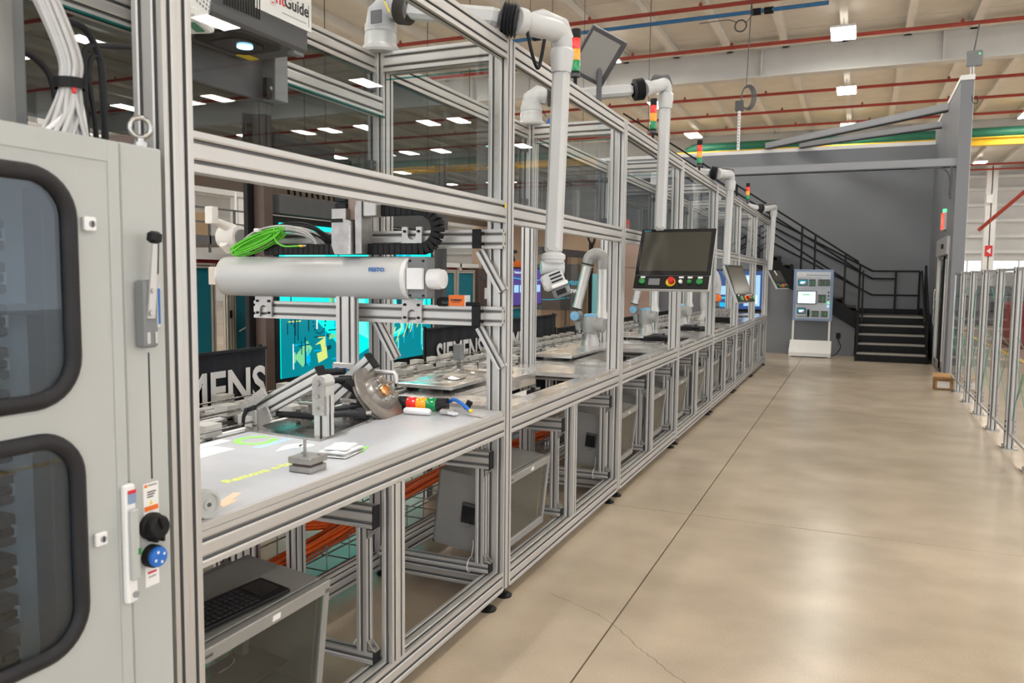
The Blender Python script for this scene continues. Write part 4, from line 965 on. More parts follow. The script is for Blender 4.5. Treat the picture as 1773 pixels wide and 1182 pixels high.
m = f.mb(); m.cyl((-2.045, 2.97, 1.03), (-2.025, 3.0, 1.03), .026, 'rubber', n=14); m.cyl((-2.02, 3.0, 1.03), (-2.0, 3.02, 1.03), .011, 'steel', n=10); f.part('ball_joint', m)
m = f.mb(); m.obox((-2.19, 3.20, 1.04), (.09, .08, .13), 'black', rotY(30), .02); m.obox((-2.13, 3.26, 1.0), (.08, .07, .06), 'black', rotY(10), .02); f.part('knuckle', m)
for (x, y) in ((-2.30, 2.90), (-2.18, 3.05), (-2.22, 3.35)): m = f.mb(); m.box((x, y, .994), (x + .04, y + .04, 1.06), 'alu_bright', .003); m.box((x - .02, y + .01, 1.06), (x + .07, y + .03, 1.075), 'alu_bright', .002); f.part('support_block', m)
m = f.mb(); m.tube([(-2.28, 3.32, 1.13), (-2.28, 3.32, 1.17), (-2.27, 3.30, 1.18), (-2.05, 3.30, 1.18), (-2.04, 3.30, 1.17), (-2.04, 3.30, 1.13)], .012, 'alu', n=10); f.part('grab_handle', m)
# brake disc
dc = V((-2.075, 3.205, 1.088)); nx = V((.79, .05, .61)).normalized()
m = f.mb(); m.lathe(dc - nx * .028, nx, [(0, .05), (0, .152), (.003, .154), (.009, .154), (.011, .146), (.017, .146), (.019, .154), (.025, .154), (.028, .152), (.028, .094), (.030, .090), (.052, .082), (.056, .078), (.056, .001)], 'disc_steel', 48); ds = f.part('brake_disc', m)
m = f.mb(); m.lathe(dc + nx * .026, nx, [(0, .034), (.012, .034), (.022, .026), (.022, .018), (.012, .016), (.012, .001)], 'copper', 20); f.sub('hub', m, ds)
_, s_, u_ = basis(nx)
for q in range(5):
    a = math.tau * q / 5 + .3; p = dc + nx * .026 + (s_ * math.cos(a) + u_ * math.sin(a)) * .056
    m = f.mb(); m.cyl(p, p + nx * .012, .013, 'chrome', n=6); m.cyl(p + nx * .012, p + nx * .042, .0075, 'chrome', n=8); f.sub('wheel_stud', m, ds)

# ---- small things on the table
t = T('clamping_block', 'small grey steel block with upright pin at the table front', 'tool', (-1.70, 2.17, .984))
m = t.mb(); m.box((-1.745, 2.135, .9845), (-1.655, 2.225, 1.006), 'steel_dark', .002); t.part('lower_plate', m)
m = t.mb(); m.box((-1.735, 2.142, 1.006), (-1.665, 2.218, 1.014), 'brown'); t.part('middle_layer', m)
m = t.mb(); m.box((-1.747, 2.133, 1.014), (-1.653, 2.227, 1.036), 'steel_dark', .002); t.part('upper_plate', m)
m = t.mb(); m.cyl((-1.70, 2.165, 1.036), (-1.70, 2.165, 1.095), .0055, 'steel_dark', n=10); t.part('pin', m)
for dx in (-.034, .034): m = t.mb(); m.cyl((-1.70 + dx, 2.2, 1.036), (-1.70 + dx, 2.2, 1.040), .007, 'steel', n=8); t.part('screw', m)
t = T('folded_cloth', 'folded white cloth on the table next to the steel block', 'cloth', (-1.75, 2.44, .984))
random.seed(11)
for k_, (w, l, z0, h_, a) in enumerate(((.115, .155, .985, .013, 8), (.11, .148, .998, .012, 5), (.085, .12, 1.009, .010, 14))):
    m = t.mb(); nx_, ny_ = 10, 12; vs = []; R = rotZ(a)
    for lay in (0, 1):
        for i in range(nx_ + 1):
            for j in range(ny_ + 1):
                u_, v_ = i / nx_ * 2 - 1, j / ny_ * 2 - 1; e = max(abs(u_), abs(v_)) ** 6
                zz = z0 + (h_ * (1 - .45 * e) + .003 * math.sin(7 * u_ + 3 * k_) * math.cos(5 * v_) if lay else .0 + h_ * .25 * e)
                p = R @ V((u_ * w / 2, v_ * l / 2, 0)); vs.append((-1.745 + p.x, 2.435 + p.y, max(zz, .985)))
    N_ = (nx_ + 1) * (ny_ + 1); fs = []
    for i in range(nx_):
        for j in range(ny_):
            q = i * (ny_ + 1) + j; fs += [(q, q + ny_ + 1, q + ny_ + 2, q + 1), (N_ + q, N_ + q + 1, N_ + q + ny_ + 2, N_ + q + ny_ + 1)]
    for i in range(nx_):
        for j in (0, ny_): q = i * (ny_ + 1) + j; fs.append((q, q + ny_ + 1, N_ + q + ny_ + 1, N_ + q))
    for j in range(ny_):
        for i in (0, nx_): q = i * (ny_ + 1) + j; fs.append((q, q + 1, N_ + q + 1, N_ + q))
    m.add(vs, fs, 'cloth', True); t.part('fold', m)
# lying signal tower
def tower(t, p, d, r, segs, standing=False):
    p = V(p); d = V(d).normalized()
    for nm, L, mm, rr in segs:
        m = t.mb(); m.lathe(p, d, [(0, .001), (0, rr * r * .97), (.002, rr * r), (L - .003, rr * r), (L, rr * r * .97), (L, .001)], mm, 20); t.part(nm, m); p = p + d * L
    return p
t = T('signal_tower', 'red, amber and green signal tower lying on its side on the table', 'signal lamp', (-1.95, 3.42, .984))
tower(t, (-2.06, 3.36, 1.022), (.93, .20, 0), .035, [('cap', .045, 'black', 1.02), ('lens_red', .05, 'lens_red', .97), ('lens_amber', .05, 'lens_amber', .97), ('lens_green', .05, 'lens_green', .97), ('base', .055, 'black', 1.0)])
t = T('white_cylinder_part', 'short white rod in plastic lying in front of the signal tower', 'part', (-1.93, 3.3, .984))
m = t.mb(); m.tube([(-1.985, 3.285, 1.0), (-1.975, 3.287, 1.002), (-1.86, 3.30, 1.002), (-1.85, 3.30, 1.0)], [.012, .017, .017, .012], 'white', n=12); t.part('rod', m)
t = T('plastic_bag', 'clear plastic bag of small parts at the table end by the post', 'bag', (-1.78, 3.36, .984))
m = t.mb(); random.seed(5); vs = []; nn = 10
for i in range(nn + 1):
    for j in range(nn + 1):
        u_, v_ = i / nn * 2 - 1, j / nn * 2 - 1; e = (1 - abs(u_) ** 3) * (1 - abs(v_) ** 3)
        vs.append((-1.775 + u_ * .085 + v_ * .02, 3.36 + v_ * .08, .987 + .05 * e + random.uniform(0, .006)))
m.add(vs, [(i * (nn + 1) + j, (i + 1) * (nn + 1) + j, (i + 1) * (nn + 1) + j + 1, i * (nn + 1) + j + 1) for i in range(nn) for j in range(nn)], 'bag_film'); t.part('film', m)
m = t.mb(); m.obox((-1.79, 3.36, 1.0), (.07, .05, .02), 'cream', rotZ(20), .006); m.obox((-1.75, 3.34, .997), (.05, .03, .014), 'white_gloss', rotZ(-20), .004); t.part('contents', m)
t = T('blue_strap_tag', 'blue cable with yellow tip and paper tag beside the plastic bag', 'cable', (-1.72, 3.42, .984))
m = t.mb(); m.tube(bez([(-1.83, 3.44, 1.03), (-1.78, 3.42, 1.05), (-1.72, 3.40, 1.03), (-1.68, 3.38, 1.01)], 8), .009, 'blue_strap', n=8); t.part('strap', m)
m = t.mb(); m.cyl((-1.68, 3.38, 1.012), (-1.665, 3.375, 1.008), .008, 'yellow', n=8); t.part('tip', m)
m = t.mb(); m.obox((-1.64, 3.37, .992), (.085, .022, .001), 'cream', rotZ(-12) @ rotY(6)); t.part('paper_tag', m)
m = t.mb(); m.cyl((-1.74, 3.46, 1.0), (-1.72, 3.47, 1.04), .016, 'black', n=10); t.part('plug', m)
t = T('plastic_bag', 'crumpled clear plastic bag on the raised plate behind the first post', 'bag', (-2.26, 4.3, 1.03))
m = t.mb(); vs = []
for i in range(nn + 1):
    for j in range(nn + 1):
        u_, v_ = i / nn * 2 - 1, j / nn * 2 - 1; vs.append((-2.26 + u_ * .13, 4.35 + v_ * .25, 1.033 + .035 * (1 - u_ * u_) * (1 - v_ * v_) + random.uniform(0, .008)))
m.add(vs, [(i * (nn + 1) + j, (i + 1) * (nn + 1) + j, (i + 1) * (nn + 1) + j + 1, i * (nn + 1) + j + 1) for i in range(nn) for j in range(nn)], 'bag_film'); t.part('film', m)
m = t.mb(); m.obox((-2.24, 4.3, 1.043), (.12, .14, .014), 'frame_tan', rotZ(15), .004); t.part('contents', m)
t = T('round_knob', 'round grey plastic roller standing at the near front corner of the table', 'roller', (-1.60, 1.62, .984))
m = t.mb(); m.lathe((-1.625, 1.625, 1.023), (1, -.12, 0), [(0, .001), (0, .038), (.004, .040), (.026, .040), (.030, .037), (.030, .030), (.024, .028), (.024, .016), (.028, .014), (.028, .001)], 'cab_paint', 28); o = t.part('wheel', m)
m = t.mb(); m.cyl((-1.598, 1.622, 1.023), (-1.594, 1.6215, 1.023), .006, 'darkgrey', n=8); t.sub('screw', m, o)

# ================================================================== PROJECTOR AND SENSOR over the table
t = T('projector', 'black projector hanging over the work table, with a white lettered label', 'projector', (-2.1, 2.35, 2.47))
m = t.mb(); m.box((-2.26, 2.04, 2.49), (-1.96, 2.55, 2.86), 'darkgrey', .012); bo = t.part('housing', m)
m = t.mb(); m.box((-1.965, 2.25, 2.575), (-1.957, 2.56, 2.71), 'label_white'); lb = t.part('label', m)
text('lettering', 'Light', .062, (-1.9565, 2.285, 2.625), (0, 1, 0), (0, 0, 1), 'ink_red', t.o, t.loc, .0012); text('lettering', 'Guide', .062, (-1.9565, 2.402, 2.625), (0, 1, 0), (0, 0, 1), 'ink', t.o, t.loc, .0012, xs=.93)
m = t.mb(); m.box((-1.957, 2.39, 2.598), (-1.9565, 2.53, 2.601), 'ink_grey'); m.box((-1.957, 2.542, 2.59), (-1.9565, 2.546, 2.67), 'ink_grey'); t.sub('small_print', m, lb)
m = t.mb()
for q in range(14): m.box((-1.961, 2.10 + .013 * q, 2.54), (-1.957, 2.106 + .013 * q, 2.80), 'black')
t.sub('vent', m, bo)
m = t.mb(); m.prism(rrect(-2.08, 2.30, .22, .26, .05), 'z', 2.478, 2.49, 'black'); m.prism(rrect(-2.08, 2.30, .15, .16, .05), 'z', 2.470, 2.478, 'black_gloss'); ln = t.part('lens_bezel', m)
m = t.mb(); m.cyl((-2.06, 2.31, 2.464), (-2.06, 2.31, 2.470), .028, 'proj_lens', n=20); t.sub('lens', m, ln)
m = t.mb(); m.box((-2.22, 2.44, 2.486), (-2.18, 2.52, 2.49), 'yellow'); t.part('warning_label', m)
m = t.mb(); m.box((-2.0, 2.47, 2.478), (-1.97, 2.53, 2.49), 'midgrey'); t.part('foot', m)
for y in (2.1, 2.2, 2.3): m = t.mb(); m.cyl((-1.99, y, 2.488), (-1.99, y, 2.5), .008, 'chrome', n=8); t.part('screw', m)
m = t.mb(); m.box((-2.285, 2.02, 2.36), (-2.265, 2.72, 3.1), 'darkgrey', .003); t.part('mounting_plate', m)
m = t.mb(); m.box((-2.285, 2.64, 2.36), (-2.2, 2.72, 3.1), 'midgrey', .003); t.part('mounting_channel', m)
m = t.mb(); m.box((-2.23, 2.60, 2.36), (-2.21, 2.63, 2.44), 'black'); m.cyl((-2.21, 2.615, 2.40), (-2.20, 2.615, 2.40), .008, 'chrome', n=8); t.part('bracket', m)
m = t.mb(); m.tube(bez([(-2.0, 1.9, 2.9), (-1.98, 2.1, 2.74), (-1.95, 2.35, 2.72)], 8), .012, 'darkgrey', n=6); t.part('hose', m)
t = T('motion_camera', 'white perforated motion sensor bar hanging beside the projector', 'camera', (-1.8, 1.86, 2.37))
R = Matrix((V((.16, .96, -.24)).normalized(), V((-.97, .17, .05)), V((0.03, .25, .97)))).transposed()
m = t.mb(); m.obox((-1.82, 1.83, 2.50), (.075, .10, .22), 'white', rotX(-12) @ rotZ(10), .012); hh = t.part('housing', m)
m = t.mb()
for i in range(6):
    for j in range(13):
        p = V((-1.82, 1.83, 2.50)) + rotX(-12) @ rotZ(10) @ V((.0385, -.036 + .0145 * i, -.07 + .0135 * j)); m.obox(p, (.002, .006, .006), 'ink_grey', rotX(-12) @ rotZ(10))
t.sub('perforation', m, hh)
m = t.mb(); m.obox((-1.81, 1.808, 2.385), (.09, .11, .03), 'white', rotX(-12) @ rotZ(10), .01); t.part('lower_cap', m)
m = t.mb(); m.obox((-1.80, 1.815, 2.367), (.03, .05, .006), 'pipe_green', rotX(-12) @ rotZ(10), .002); t.part('lens_window', m)
m = t.mb(); m.cyl((-1.86, 1.80, 2.37), (-1.86, 1.80, 2.345), .008, 'steel', n=8); m.cyl((-1.86, 1.83, 2.6), (-1.86, 1.83, 2.8), .012, 'black', n=8); t.part('mounting_screw', m)

# ================================================================== SUPPORT ARMS (pendant arms)
def support_arm(label, base, bel, elb, foot, head=True):
    t = T('support_arm', label, 'support arm', base, 'white overhead support arms'); bx, by, bz = base
    m = t.mb(); m.lathe((bx, by, bz), (0, 0, 1), [(0, .001), (0, .115), (.012, .12), (.03, .10), (.05, .085), (.10, .083), (.104, .080), (.110, .080), (.112, .083), (.15, .083), (.16, .06), (.16, .001)], 'arm_white', 28); t.part('base', m)
    hub = V((bx, by, bz + .165))
    B_, E_, F_ = V(bel), V(elb), V(foot)
    hd = (B_ - hub); hd.z = 0; hd.normalize()
    m = t.mb(); m.tube([hub - V((0, 0, .03)), hub + V((0, 0, .04)) + hd * .01, hub + V((0, 0, .07)) + hd * .05, hub + V((0, 0, .06)) + hd * .12], [.078, .078, .07, .062], 'arm_white', n=18); t.part('hub_elbow', m)
    a = hub + V((0, 0, .05)) + hd * .12; d_ = (B_ - a).normalized()
    m = t.mb(); L = .07
    m.lathe(a, d_, [(q * L / 10, .062 + (.012 if q % 2 else 0)) for q in range(11)], 'bellows', 20); t.part('rubber_bellows', m)
    def rt(m, p, q, w, h, mm='arm_white'):
        dd, s1, u1 = basis(q - p); R = Matrix((s1, dd, u1)).transposed(); m.obox((p + q) / 2, (w, (q - p).length, h), mm, R, .02)
    m = t.mb(); rt(m, a + d_ * L, B_ - d_ * .035, .10, .085); t.part('boom', m)
    dE = (E_ - B_).normalized()
    m = t.mb()
    m.lathe(B_ - d_ * .04, (d_ + dE * .6).normalized(), [(0, .05)] + [(.008 + q * .008, (.082 if q % 2 else .066)) for q in range(10)] + [(.09, .05)], 'bellows', 20); t.part('rubber_bellows', m)
    c0 = B_ + (d_ + dE * .6).normalized() * .055
    m = t.mb(); m.lathe(c0 - dE * .01, dE, [(0, .001), (0, .056), (.01, .062), (.04, .062), (.05, .052), (.05, .001)], 'arm_white', 20); t.part('collar', m)
    dd = (F_ - E_).normalized()
    m = t.mb(); top = E_ + V((0, 0, .0)); pts = bez([c0 + dE * .03, c0 + dE * .09, E_ - dE * .035 + V((0, 0, .005)), E_ + V((0, 0, -.055)), E_ + dd * .10], 5); n_ = len(pts)
    m.tube(pts, [.045 + .010 * math.sin(math.pi * min(1, i / (n_ - 1) * 1.2)) for i in range(n_)], 'arm_white', n=16); el = t.part('elbow', m)
    m = t.mb(); m.tube([c0 + dE * .07 + V((0, 0, .035)), (c0 + E_) / 2 + V((0, 0, .055)), E_ + V((.0, .0, .045)), E_ + dE * .045 + V((0, 0, -.01))], [.02, .035, .035, .02], 'arm_white' if 'nearest' in label else 'darkgrey', n=12); t.sub('elbow_cover', m, el)
    m = t.mb(); P1 = E_ + dd * .07; dd_, s1, u1 = basis(dd, (0, 1, 0))
    m.lathe(P1, dd, [(0, .052), (.012, .062), (.05, .062), (.12, .052), (.12, .001)], 'arm_white', 8); t.part('sleeve', m)
    m = t.mb(); p = E_ + dd * .17; 
    R = Matrix((s1, dd_, u1)).transposed(); m.obox((p + F_) / 2, (.082, (F_ - p).length, .075), 'arm_white', R, .018); t.part('drop_tube', m)
    return t
a1 = support_arm('nearest white support arm, rising over the first glazed bay with a terminal grip below', (-2.335, 3.632, 2.8), (-1.58, 3.56, 2.875), (-1.40, 3.84, 2.86), (-1.42, 3.80, 1.77))
m = a1.mb(); m.tube(bez([(-1.53, 3.62, 2.93), (-1.50, 3.60, 2.84), (-1.47, 3.62, 2.70), (-1.46, 3.66, 2.66), (-1.45, 3.68, 2.72), (-1.44, 3.69, 2.80)], 6), .009, 'black', n=6); a1.part('cable_loop', m)
# grip head of arm 1
m = a1.mb(); m.lathe((-1.42, 3.80, 1.765), (0, 0, -1), [(-.022, .001), (-.018, .03), (-.004, .055), (0, .062), (.022, .062), (.024, .056), (.04, .056), (.04, .001)], 'arm_white', 20); a1.part('swivel', m)
m = a1.mb(); m.cyl((-1.475, 3.77, 1.70), (-1.375, 3.83, 1.70), .036, 'arm_white', n=22); m.obox((-1.42, 3.80, 1.71), (.09, .06, .05), 'arm_white', rotZ(30), .01); a1.part('tilt_joint', m)
R = rotZ(18) @ rotY(-22); gc_ = V((-1.41, 3.78, 1.635))
m = a1.mb(); m.obox(gc_, (.115, .10, .085), 'arm_white', R, .012); gh = a1.part('terminal_mount', m)
for q in range(3): m = a1.mb(); m.obox(gc_ + R @ V((.02, -.052, .028 - .018 * q)), (.06, .006, .008), 'black', R); a1.sub('fin_slot', m, gh)
m = a1.mb(); m.obox(gc_ + R @ V((.025, -.058, -.03)), (.085, .03, .02), 'white', R, .004); a1.sub('mount_rim', m, gh)
m = a1.mb(); m.obox(gc_ + R @ V((.02, -.02, -.065)), (.09, .09, .055), 'midgrey', R, .014); sk = a1.part('socket_block', m)
m = a1.mb(); m.obox(gc_ + R @ V((.02, -.068, -.066)), (.05, .006, .026), 'black', R, .002); a1.sub('socket_opening', m, sk)
m = a1.mb(); m.cyl(gc_ + R @ V((-.035, -.05, .0)), gc_ + R @ V((-.035, -.058, .0)), .016, 'arm_white', n=16); a1.sub('pivot_cover', m, gh)

a2 = support_arm('second white support arm, carrying the large dark control monitor', (-2.335, 5.726, 2.8), (-1.58, 6.0, 3.07), (-1.42, 6.24, 3.15), (-1.42, 6.16, 2.02))
a3 = support_arm('third white support arm, half way along the line', (-2.335, 9.914, 2.8), (-1.58, 9.45, 2.87), (-1.42, 9.75, 2.88), (-1.42, 9.60, 1.80))
a4 = support_arm('fourth white support arm, at the far end of the line', (-2.335, 14.102, 2.8), (-1.60, 14.5, 2.88), (-1.42, 15.1, 2.95), (-1.42, 14.7, 1.80))

# large monitor on arm 2 (own thing, hangs from the arm)
def hmi(label, c, w, h, yaw, tilt, big=True, roll=0):
    t = T('control_monitor', label, 'monitor', c, 'control monitors on the support arms'); c = V(c)
    R = rotZ(yaw) @ rotX(-tilt) @ rotY(roll)      # local: x right, -y towards the viewer, z up
    def ob(name, cc, s, mm, bev=0, parent=None):
        m = t.mb(); m.obox(c + R @ V(cc), s, mm, R, bev); return t.part(name, m, parent)
    sc = w / .57
    ob('housing', (0, .02, 0), (w, .04, h), 'arm_white', .008)
    fr = ob('front_frame', (0, -.003, .06 * sc), (w, .008, h - .12 * sc), 'black_gloss', .002)
    ob('display', (0, -.0075, .062 * sc), (w * .89, .002, (h - .12 * sc) * .84), 'hmi_glass', 0, fr)
    cp = ob('button_panel', (0, -.006, -h / 2 + .058 * sc), (w * .98, .012, .11 * sc), 'black', .002)
    ob('back_box', (0, .06, -.02), (w * .35, .06, h * .5), 'arm_white', .012)
    zb = -h / 2 + .055 * sc
    def btn(x, r, mm, dep=.02, n=16, name='button'):
        m = t.mb(); p0 = c + R @ V((x * sc, -.012, zb)); p1 = c + R @ V((x * sc, -.012 - dep, zb)); m.cyl(p0, p1, r * sc, mm, n=n); t.part(name, m, cp)
    btn(-.215, .023, 'green'); btn(.215, .023, 'green'); btn(.14, .016, 'green'); btn(.075, .014, 'white')
    ob('small_display', (-.125 * sc, -.0125, zb + .002), (.085 * sc, .003, .055 * sc), 'midgrey', 0, cp)
    btn(0.0, .036, 'yellow', .006, 20, 'emergency_stop_collar'); btn(.008, .023, 'red', .045, 18, 'emergency_stop')
    for x in (-.215, .075, .14, .215): ob('button_label', (x * sc, -.0125, zb + .042 * sc), (.035 * sc, .002, .014 * sc), 'label_white', 0, cp)
    text('lettering', 'SIEMENS', .014 * sc, c + R @ V((-w * .46, -.0078, h / 2 - .024 * sc)), R @ V((1, 0, 0)), R @ V((0, 0, 1)), 'scr_teal', t.o, t.loc)
    return t
hmi('large dark control monitor with green and red buttons, hanging in the middle of the line', (-1.275, 6.03, 1.80), .57, .53, 0, 30)
m = a2.mb(); m.obox((-1.36, 6.20, 1.93), (.14, .09, .16), 'arm_white', rotX(-30), .015); a2.part('monitor_mount', m)
hmi('control monitor seen edge-on, hanging below the third support arm', (-1.25, 9.55, 1.60), .50, .46, 76, 22)
m = a3.mb(); m.obox((-1.38, 9.58, 1.72), (.12, .10, .12), 'arm_white', rotY(-30), .015); a3.part('monitor_mount', m)
hmi('control monitor seen edge-on, hanging below the fourth support arm at the far end', (-1.26, 14.65, 1.66), .44, .36, 70, 30)
m = a4.mb(); m.obox((-1.36, 14.68, 1.74), (.12, .10, .12), 'arm_white', rotY(-30), .015); a4.part('monitor_mount', m)
# tilted dark monitor above the second bay
t = T('overhead_monitor', 'dark framed monitor tilted above the second bay, beside the nearest signal tower', 'monitor', (-1.78, 5.5, 2.8))
R = rotZ(20) @ rotX(35) @ rotY(28)
c = V((-1.76, 5.55, 3.22)); 
def ob(name, cc, s, mm, bev=0, par=None): m = t.mb(); m.obox(c + R @ V(cc), s, mm, R, bev); return t.part(name, m, par)
fr = ob('frame', (0, 0, 0), (.28, .03, .36), 'darkgrey', .004); ob('display', (-.01, -.017, 0), (.22, .004, .30), 'overhead_glass_glare', 0, fr)
m = t.mb(); m.cyl((-1.76, 5.6, 2.8), (-1.76, 5.6, 3.18), .02, 'darkgrey', n=10); t.part('stand', m)

# signal towers on top of the frames
for i, (y, lab) in enumerate(((4.76, 'nearest standing'), (6.80, 'second standing'), (8.97, 'third standing'), (13.2, 'farthest standing'))):
    t = T('signal_tower', lab + ' red, amber and green signal tower on top of the line', 'signal lamp', (-1.65, y, 2.8), 'signal towers on top of the line')
    m = t.mb(); m.cyl((-1.65, y, 2.8), (-1.65, y, 2.89), .012, 'black', n=10); m.cyl((-1.65, y, 2.885), (-1.65, y, 2.905), .030, 'darkgrey', n=18); t.part('stand', m)
    tower(t, (-1.65, y, 2.905), (0, 0, 1), .030, [('base', .014, 'black', .95), ('lens_green', .066, 'lens_green', .97), ('lens_amber', .066, 'lens_amber', .97), ('lens_red', .066, 'lens_red', .97), ('cap', .055, 'black', 1.0)])

# ================================================================== ROBOTS
def ur(label, bx, by, bz, s=1.0, ang=0, full=True):
    t = T('collaborative_robot', label, 'robot', (bx, by, bz), 'grey robots with blue caps')
    def P(x, y, z): v = rotZ(ang) @ V((x, y, z)) * s; return V((bx, by, bz)) + v
    ax = lambda v: rotZ(ang) @ V(v)
    m = t.mb(); m.lathe(P(0, 0, 0), (0, 0, 1), [(0, .001), (0, .088 * s), (.012, .088 * s), (.10 * s, .066 * s), (.115 * s, .070 * s), (.115 * s, .001)], 'alu_bright', 28); t.part('base', m)
    m = t.mb(); m.lathe(P(0, 0, .115), (0, 0, 1), [(0, .072 * s), (.008, .076 * s), (.13 * s, .076 * s), (.15 * s, .072 * s), (.15 * s, .001)], 'ur_grey', 28); t.part('shoulder', m)
    m = t.mb(); m.lathe(P(0, 0, .262), (0, 0, 1), [(0, .068 * s), (.012, .070 * s), (.028 * s, .055 * s), (.032 * s, .001)], 'ur_blue', 28); t.part('shoulder_cap', m)
    m = t.mb(); m.cyl(P(.03, 0, .19), P(.115, .0, .19), .072 * s, 'ur_grey', n=24); m.lathe(P(.115, 0, .19), ax((1, 0, 0)), [(0, .072 * s), (.012, .066 * s), (.014, .001)], 'ur_grey', 24); t.part('shoulder_joint', m)
    m = t.mb(); m.lathe(P(.085, .04, .25), (0, 0, 1), [(0, .066 * s), (.03 * s, .064 * s), (.07 * s, .046 * s), (.40 * s, .044 * s), (.47 * s, .046 * s)], 'ur_tube', 22); t.part('upper_arm', m)
    m = t.mb(); m.tube(bez([P(.085, .04, .70), P(.083, .04, .80), P(.03, .03, .835), P(-.03, .02, .80), P(-.045, .01, .74)], 5), [.05 * s + .012 * s * math.sin(math.pi * i / 20) for i in range(21)], 'ur_grey', n=18); t.part('elbow', m)
    if full:
        m = t.mb(); a, c = P(-.045, .01, .745), P(-.135, -.02, .33); d_ = (c - a).normalized(); L = (c - a).length
        m.lathe(a, d_, [(0, .056 * s), (.01, .057 * s), (.02, .046 * s), (L * .85, .040 * s), (L, .046 * s)], 'ur_tube', 20); m.lathe(a, d_, [(-.004, .059 * s), (.008, .059 * s)], 'black', 20); m.lathe(c, d_, [(-.012, .048 * s), (.0, .048 * s)], 'black', 20); t.part('forearm', m)
        m = t.mb(); m.cyl(P(-.14, -.055, .27), P(-.14, .06, .27), .044 * s, 'ur_grey', n=20); t.part('wrist', m)
        m = t.mb(); m.lathe(P(-.14, -.055, .27), ax((0, -1, 0)), [(0, .044 * s), (.012, .042 * s), (.018, .001)], 'ur_blue', 20); t.part('wrist_cap', m)
        m = t.mb(); m.cyl(P(-.13, .02, .22), P(-.12, .03, .14), .036 * s, 'ur_grey', n=18); m.cyl(P(-.12, .03, .14), P(-.118, .032, .115), .032 * s, 'steel', n=16); m.obox(P(-.115, .035, .085), (.07 * s, .05 * s, .05 * s), 'alu_bright', None, .008); t.part('tool', m)
    return t
ur('nearest grey robot with blue caps, seen under the first support arm', -2.235, 7.0, 1.03)
ur('second grey robot with blue caps, seen below the large monitor', -2.215, 9.0, 1.03, .97)
ur('third grey robot with blue cap, partly hidden behind a frame post', -2.20, 11.0, 1.03, .95, -25)
t = T('orange_joint_robot', 'white robot arm with orange joints near the far end of the line', 'robot', (-2.2, 13.0, .984))
pts = [(-2.22, 13, .99), (-2.22, 13, 1.15), (-2.24, 13, 1.38), (-2.22, 13, 1.50), (-2.27, 13, 1.66), (-2.22, 13, 1.80), (-2.10, 13, 1.72), (-2.05, 13, 1.55), (-2.05, 13, 1.42)]
m = t.mb(); m.lathe((-2.22, 13, .985), (0, 0, 1), [(0, .001), (0, .12), (.02, .12), (.08, .085), (.17, .075), (.17, .001)], 'arm_white', 24); t.part('base', m)
m = t.mb(); m.tube(bez(pts[1:4], 5), [.078, .08, .083, .08, .075, .07, .07, .072, .075, .075, .072], 'arm_white', n=18); t.part('lower_arm', m)
m = t.mb(); m.tube(bez(pts[4:9], 5), [.075] * 8 + [.068] * 8 + [.06] * 5, 'arm_white', n=18); t.part('upper_arm', m)
for p, r in (((-2.30, 13, 1.70), .066), ((-2.04, 12.98, 1.35), .062)): m = t.mb(); m.lathe((p[0], p[1] - .09, p[2]), (0, 1, 0), [(0, .001), (0, r * .8), (.02, r), (.14, r), (.16, r * .8), (.16, .001)], 'kuka_orange', 22); t.part('orange_joint', m)
m = t.mb(); m.lathe((-2.23, 12.92, 1.55), (0, 1, 0), [(0, .001), (0, .07), (.02, .085), (.14, .085), (.16, .07), (.16, .001)], 'arm_white', 22); t.part('elbow_joint', m)
m = t.mb(); m.cyl((-2.05, 13, 1.32), (-2.05, 13, 1.22), .045, 'midgrey', n=16); m.box((-2.11, 12.95, 1.18), (-2.0, 13.05, 1.22), 'darkgrey', .008); t.part('tool', m)

# ================================================================== CONTROL CABINET at the left edge
XC = -1.56
t = T('control_cabinet', 'tall pale grey control cabinet with two rounded windows at the left edge', 'cabinet', (-1.8, 1.05, 0))
Y0c, Yd, Y1c, ZT = .62, 1.333, 1.456, 1.952
m = t.mb(); m.box((-2.02, Y0c, .1), (-2.0, Y1c, ZT), 'cab_paint'); m.box((-2.0, Y0c, ZT - .02), (XC - .02, Y1c, ZT), 'cab_paint'); m.box((-2.0, Y0c, .1), (XC - .02, Y0c + .02, ZT - .02), 'cab_paint'); m.box((-2.0, Y1c - .018, .1), (XC - .02, Y1c, ZT - .02), 'cab_paint'); m.box((-2.0, Y0c, .1), (XC - .02, Y1c, .12), 'cab_paint'); m.box((-2.0, Y0c + .02, 0), (XC - .04, Y1c - .02, .1), 'darkgrey'); t.part('carcass', m)
m = t.mb(); m.box((XC - .022, Yd + .004, .1), (XC - .002, Y1c, ZT - .002), 'cab_paint', .003); stp = t.part('side_panel', m)
m = t.mb(); m.box((XC - .022, 1.4, 1.15), (XC - .0014, 1.4045, 1.46), 'ink'); t.sub('slot', m, stp)
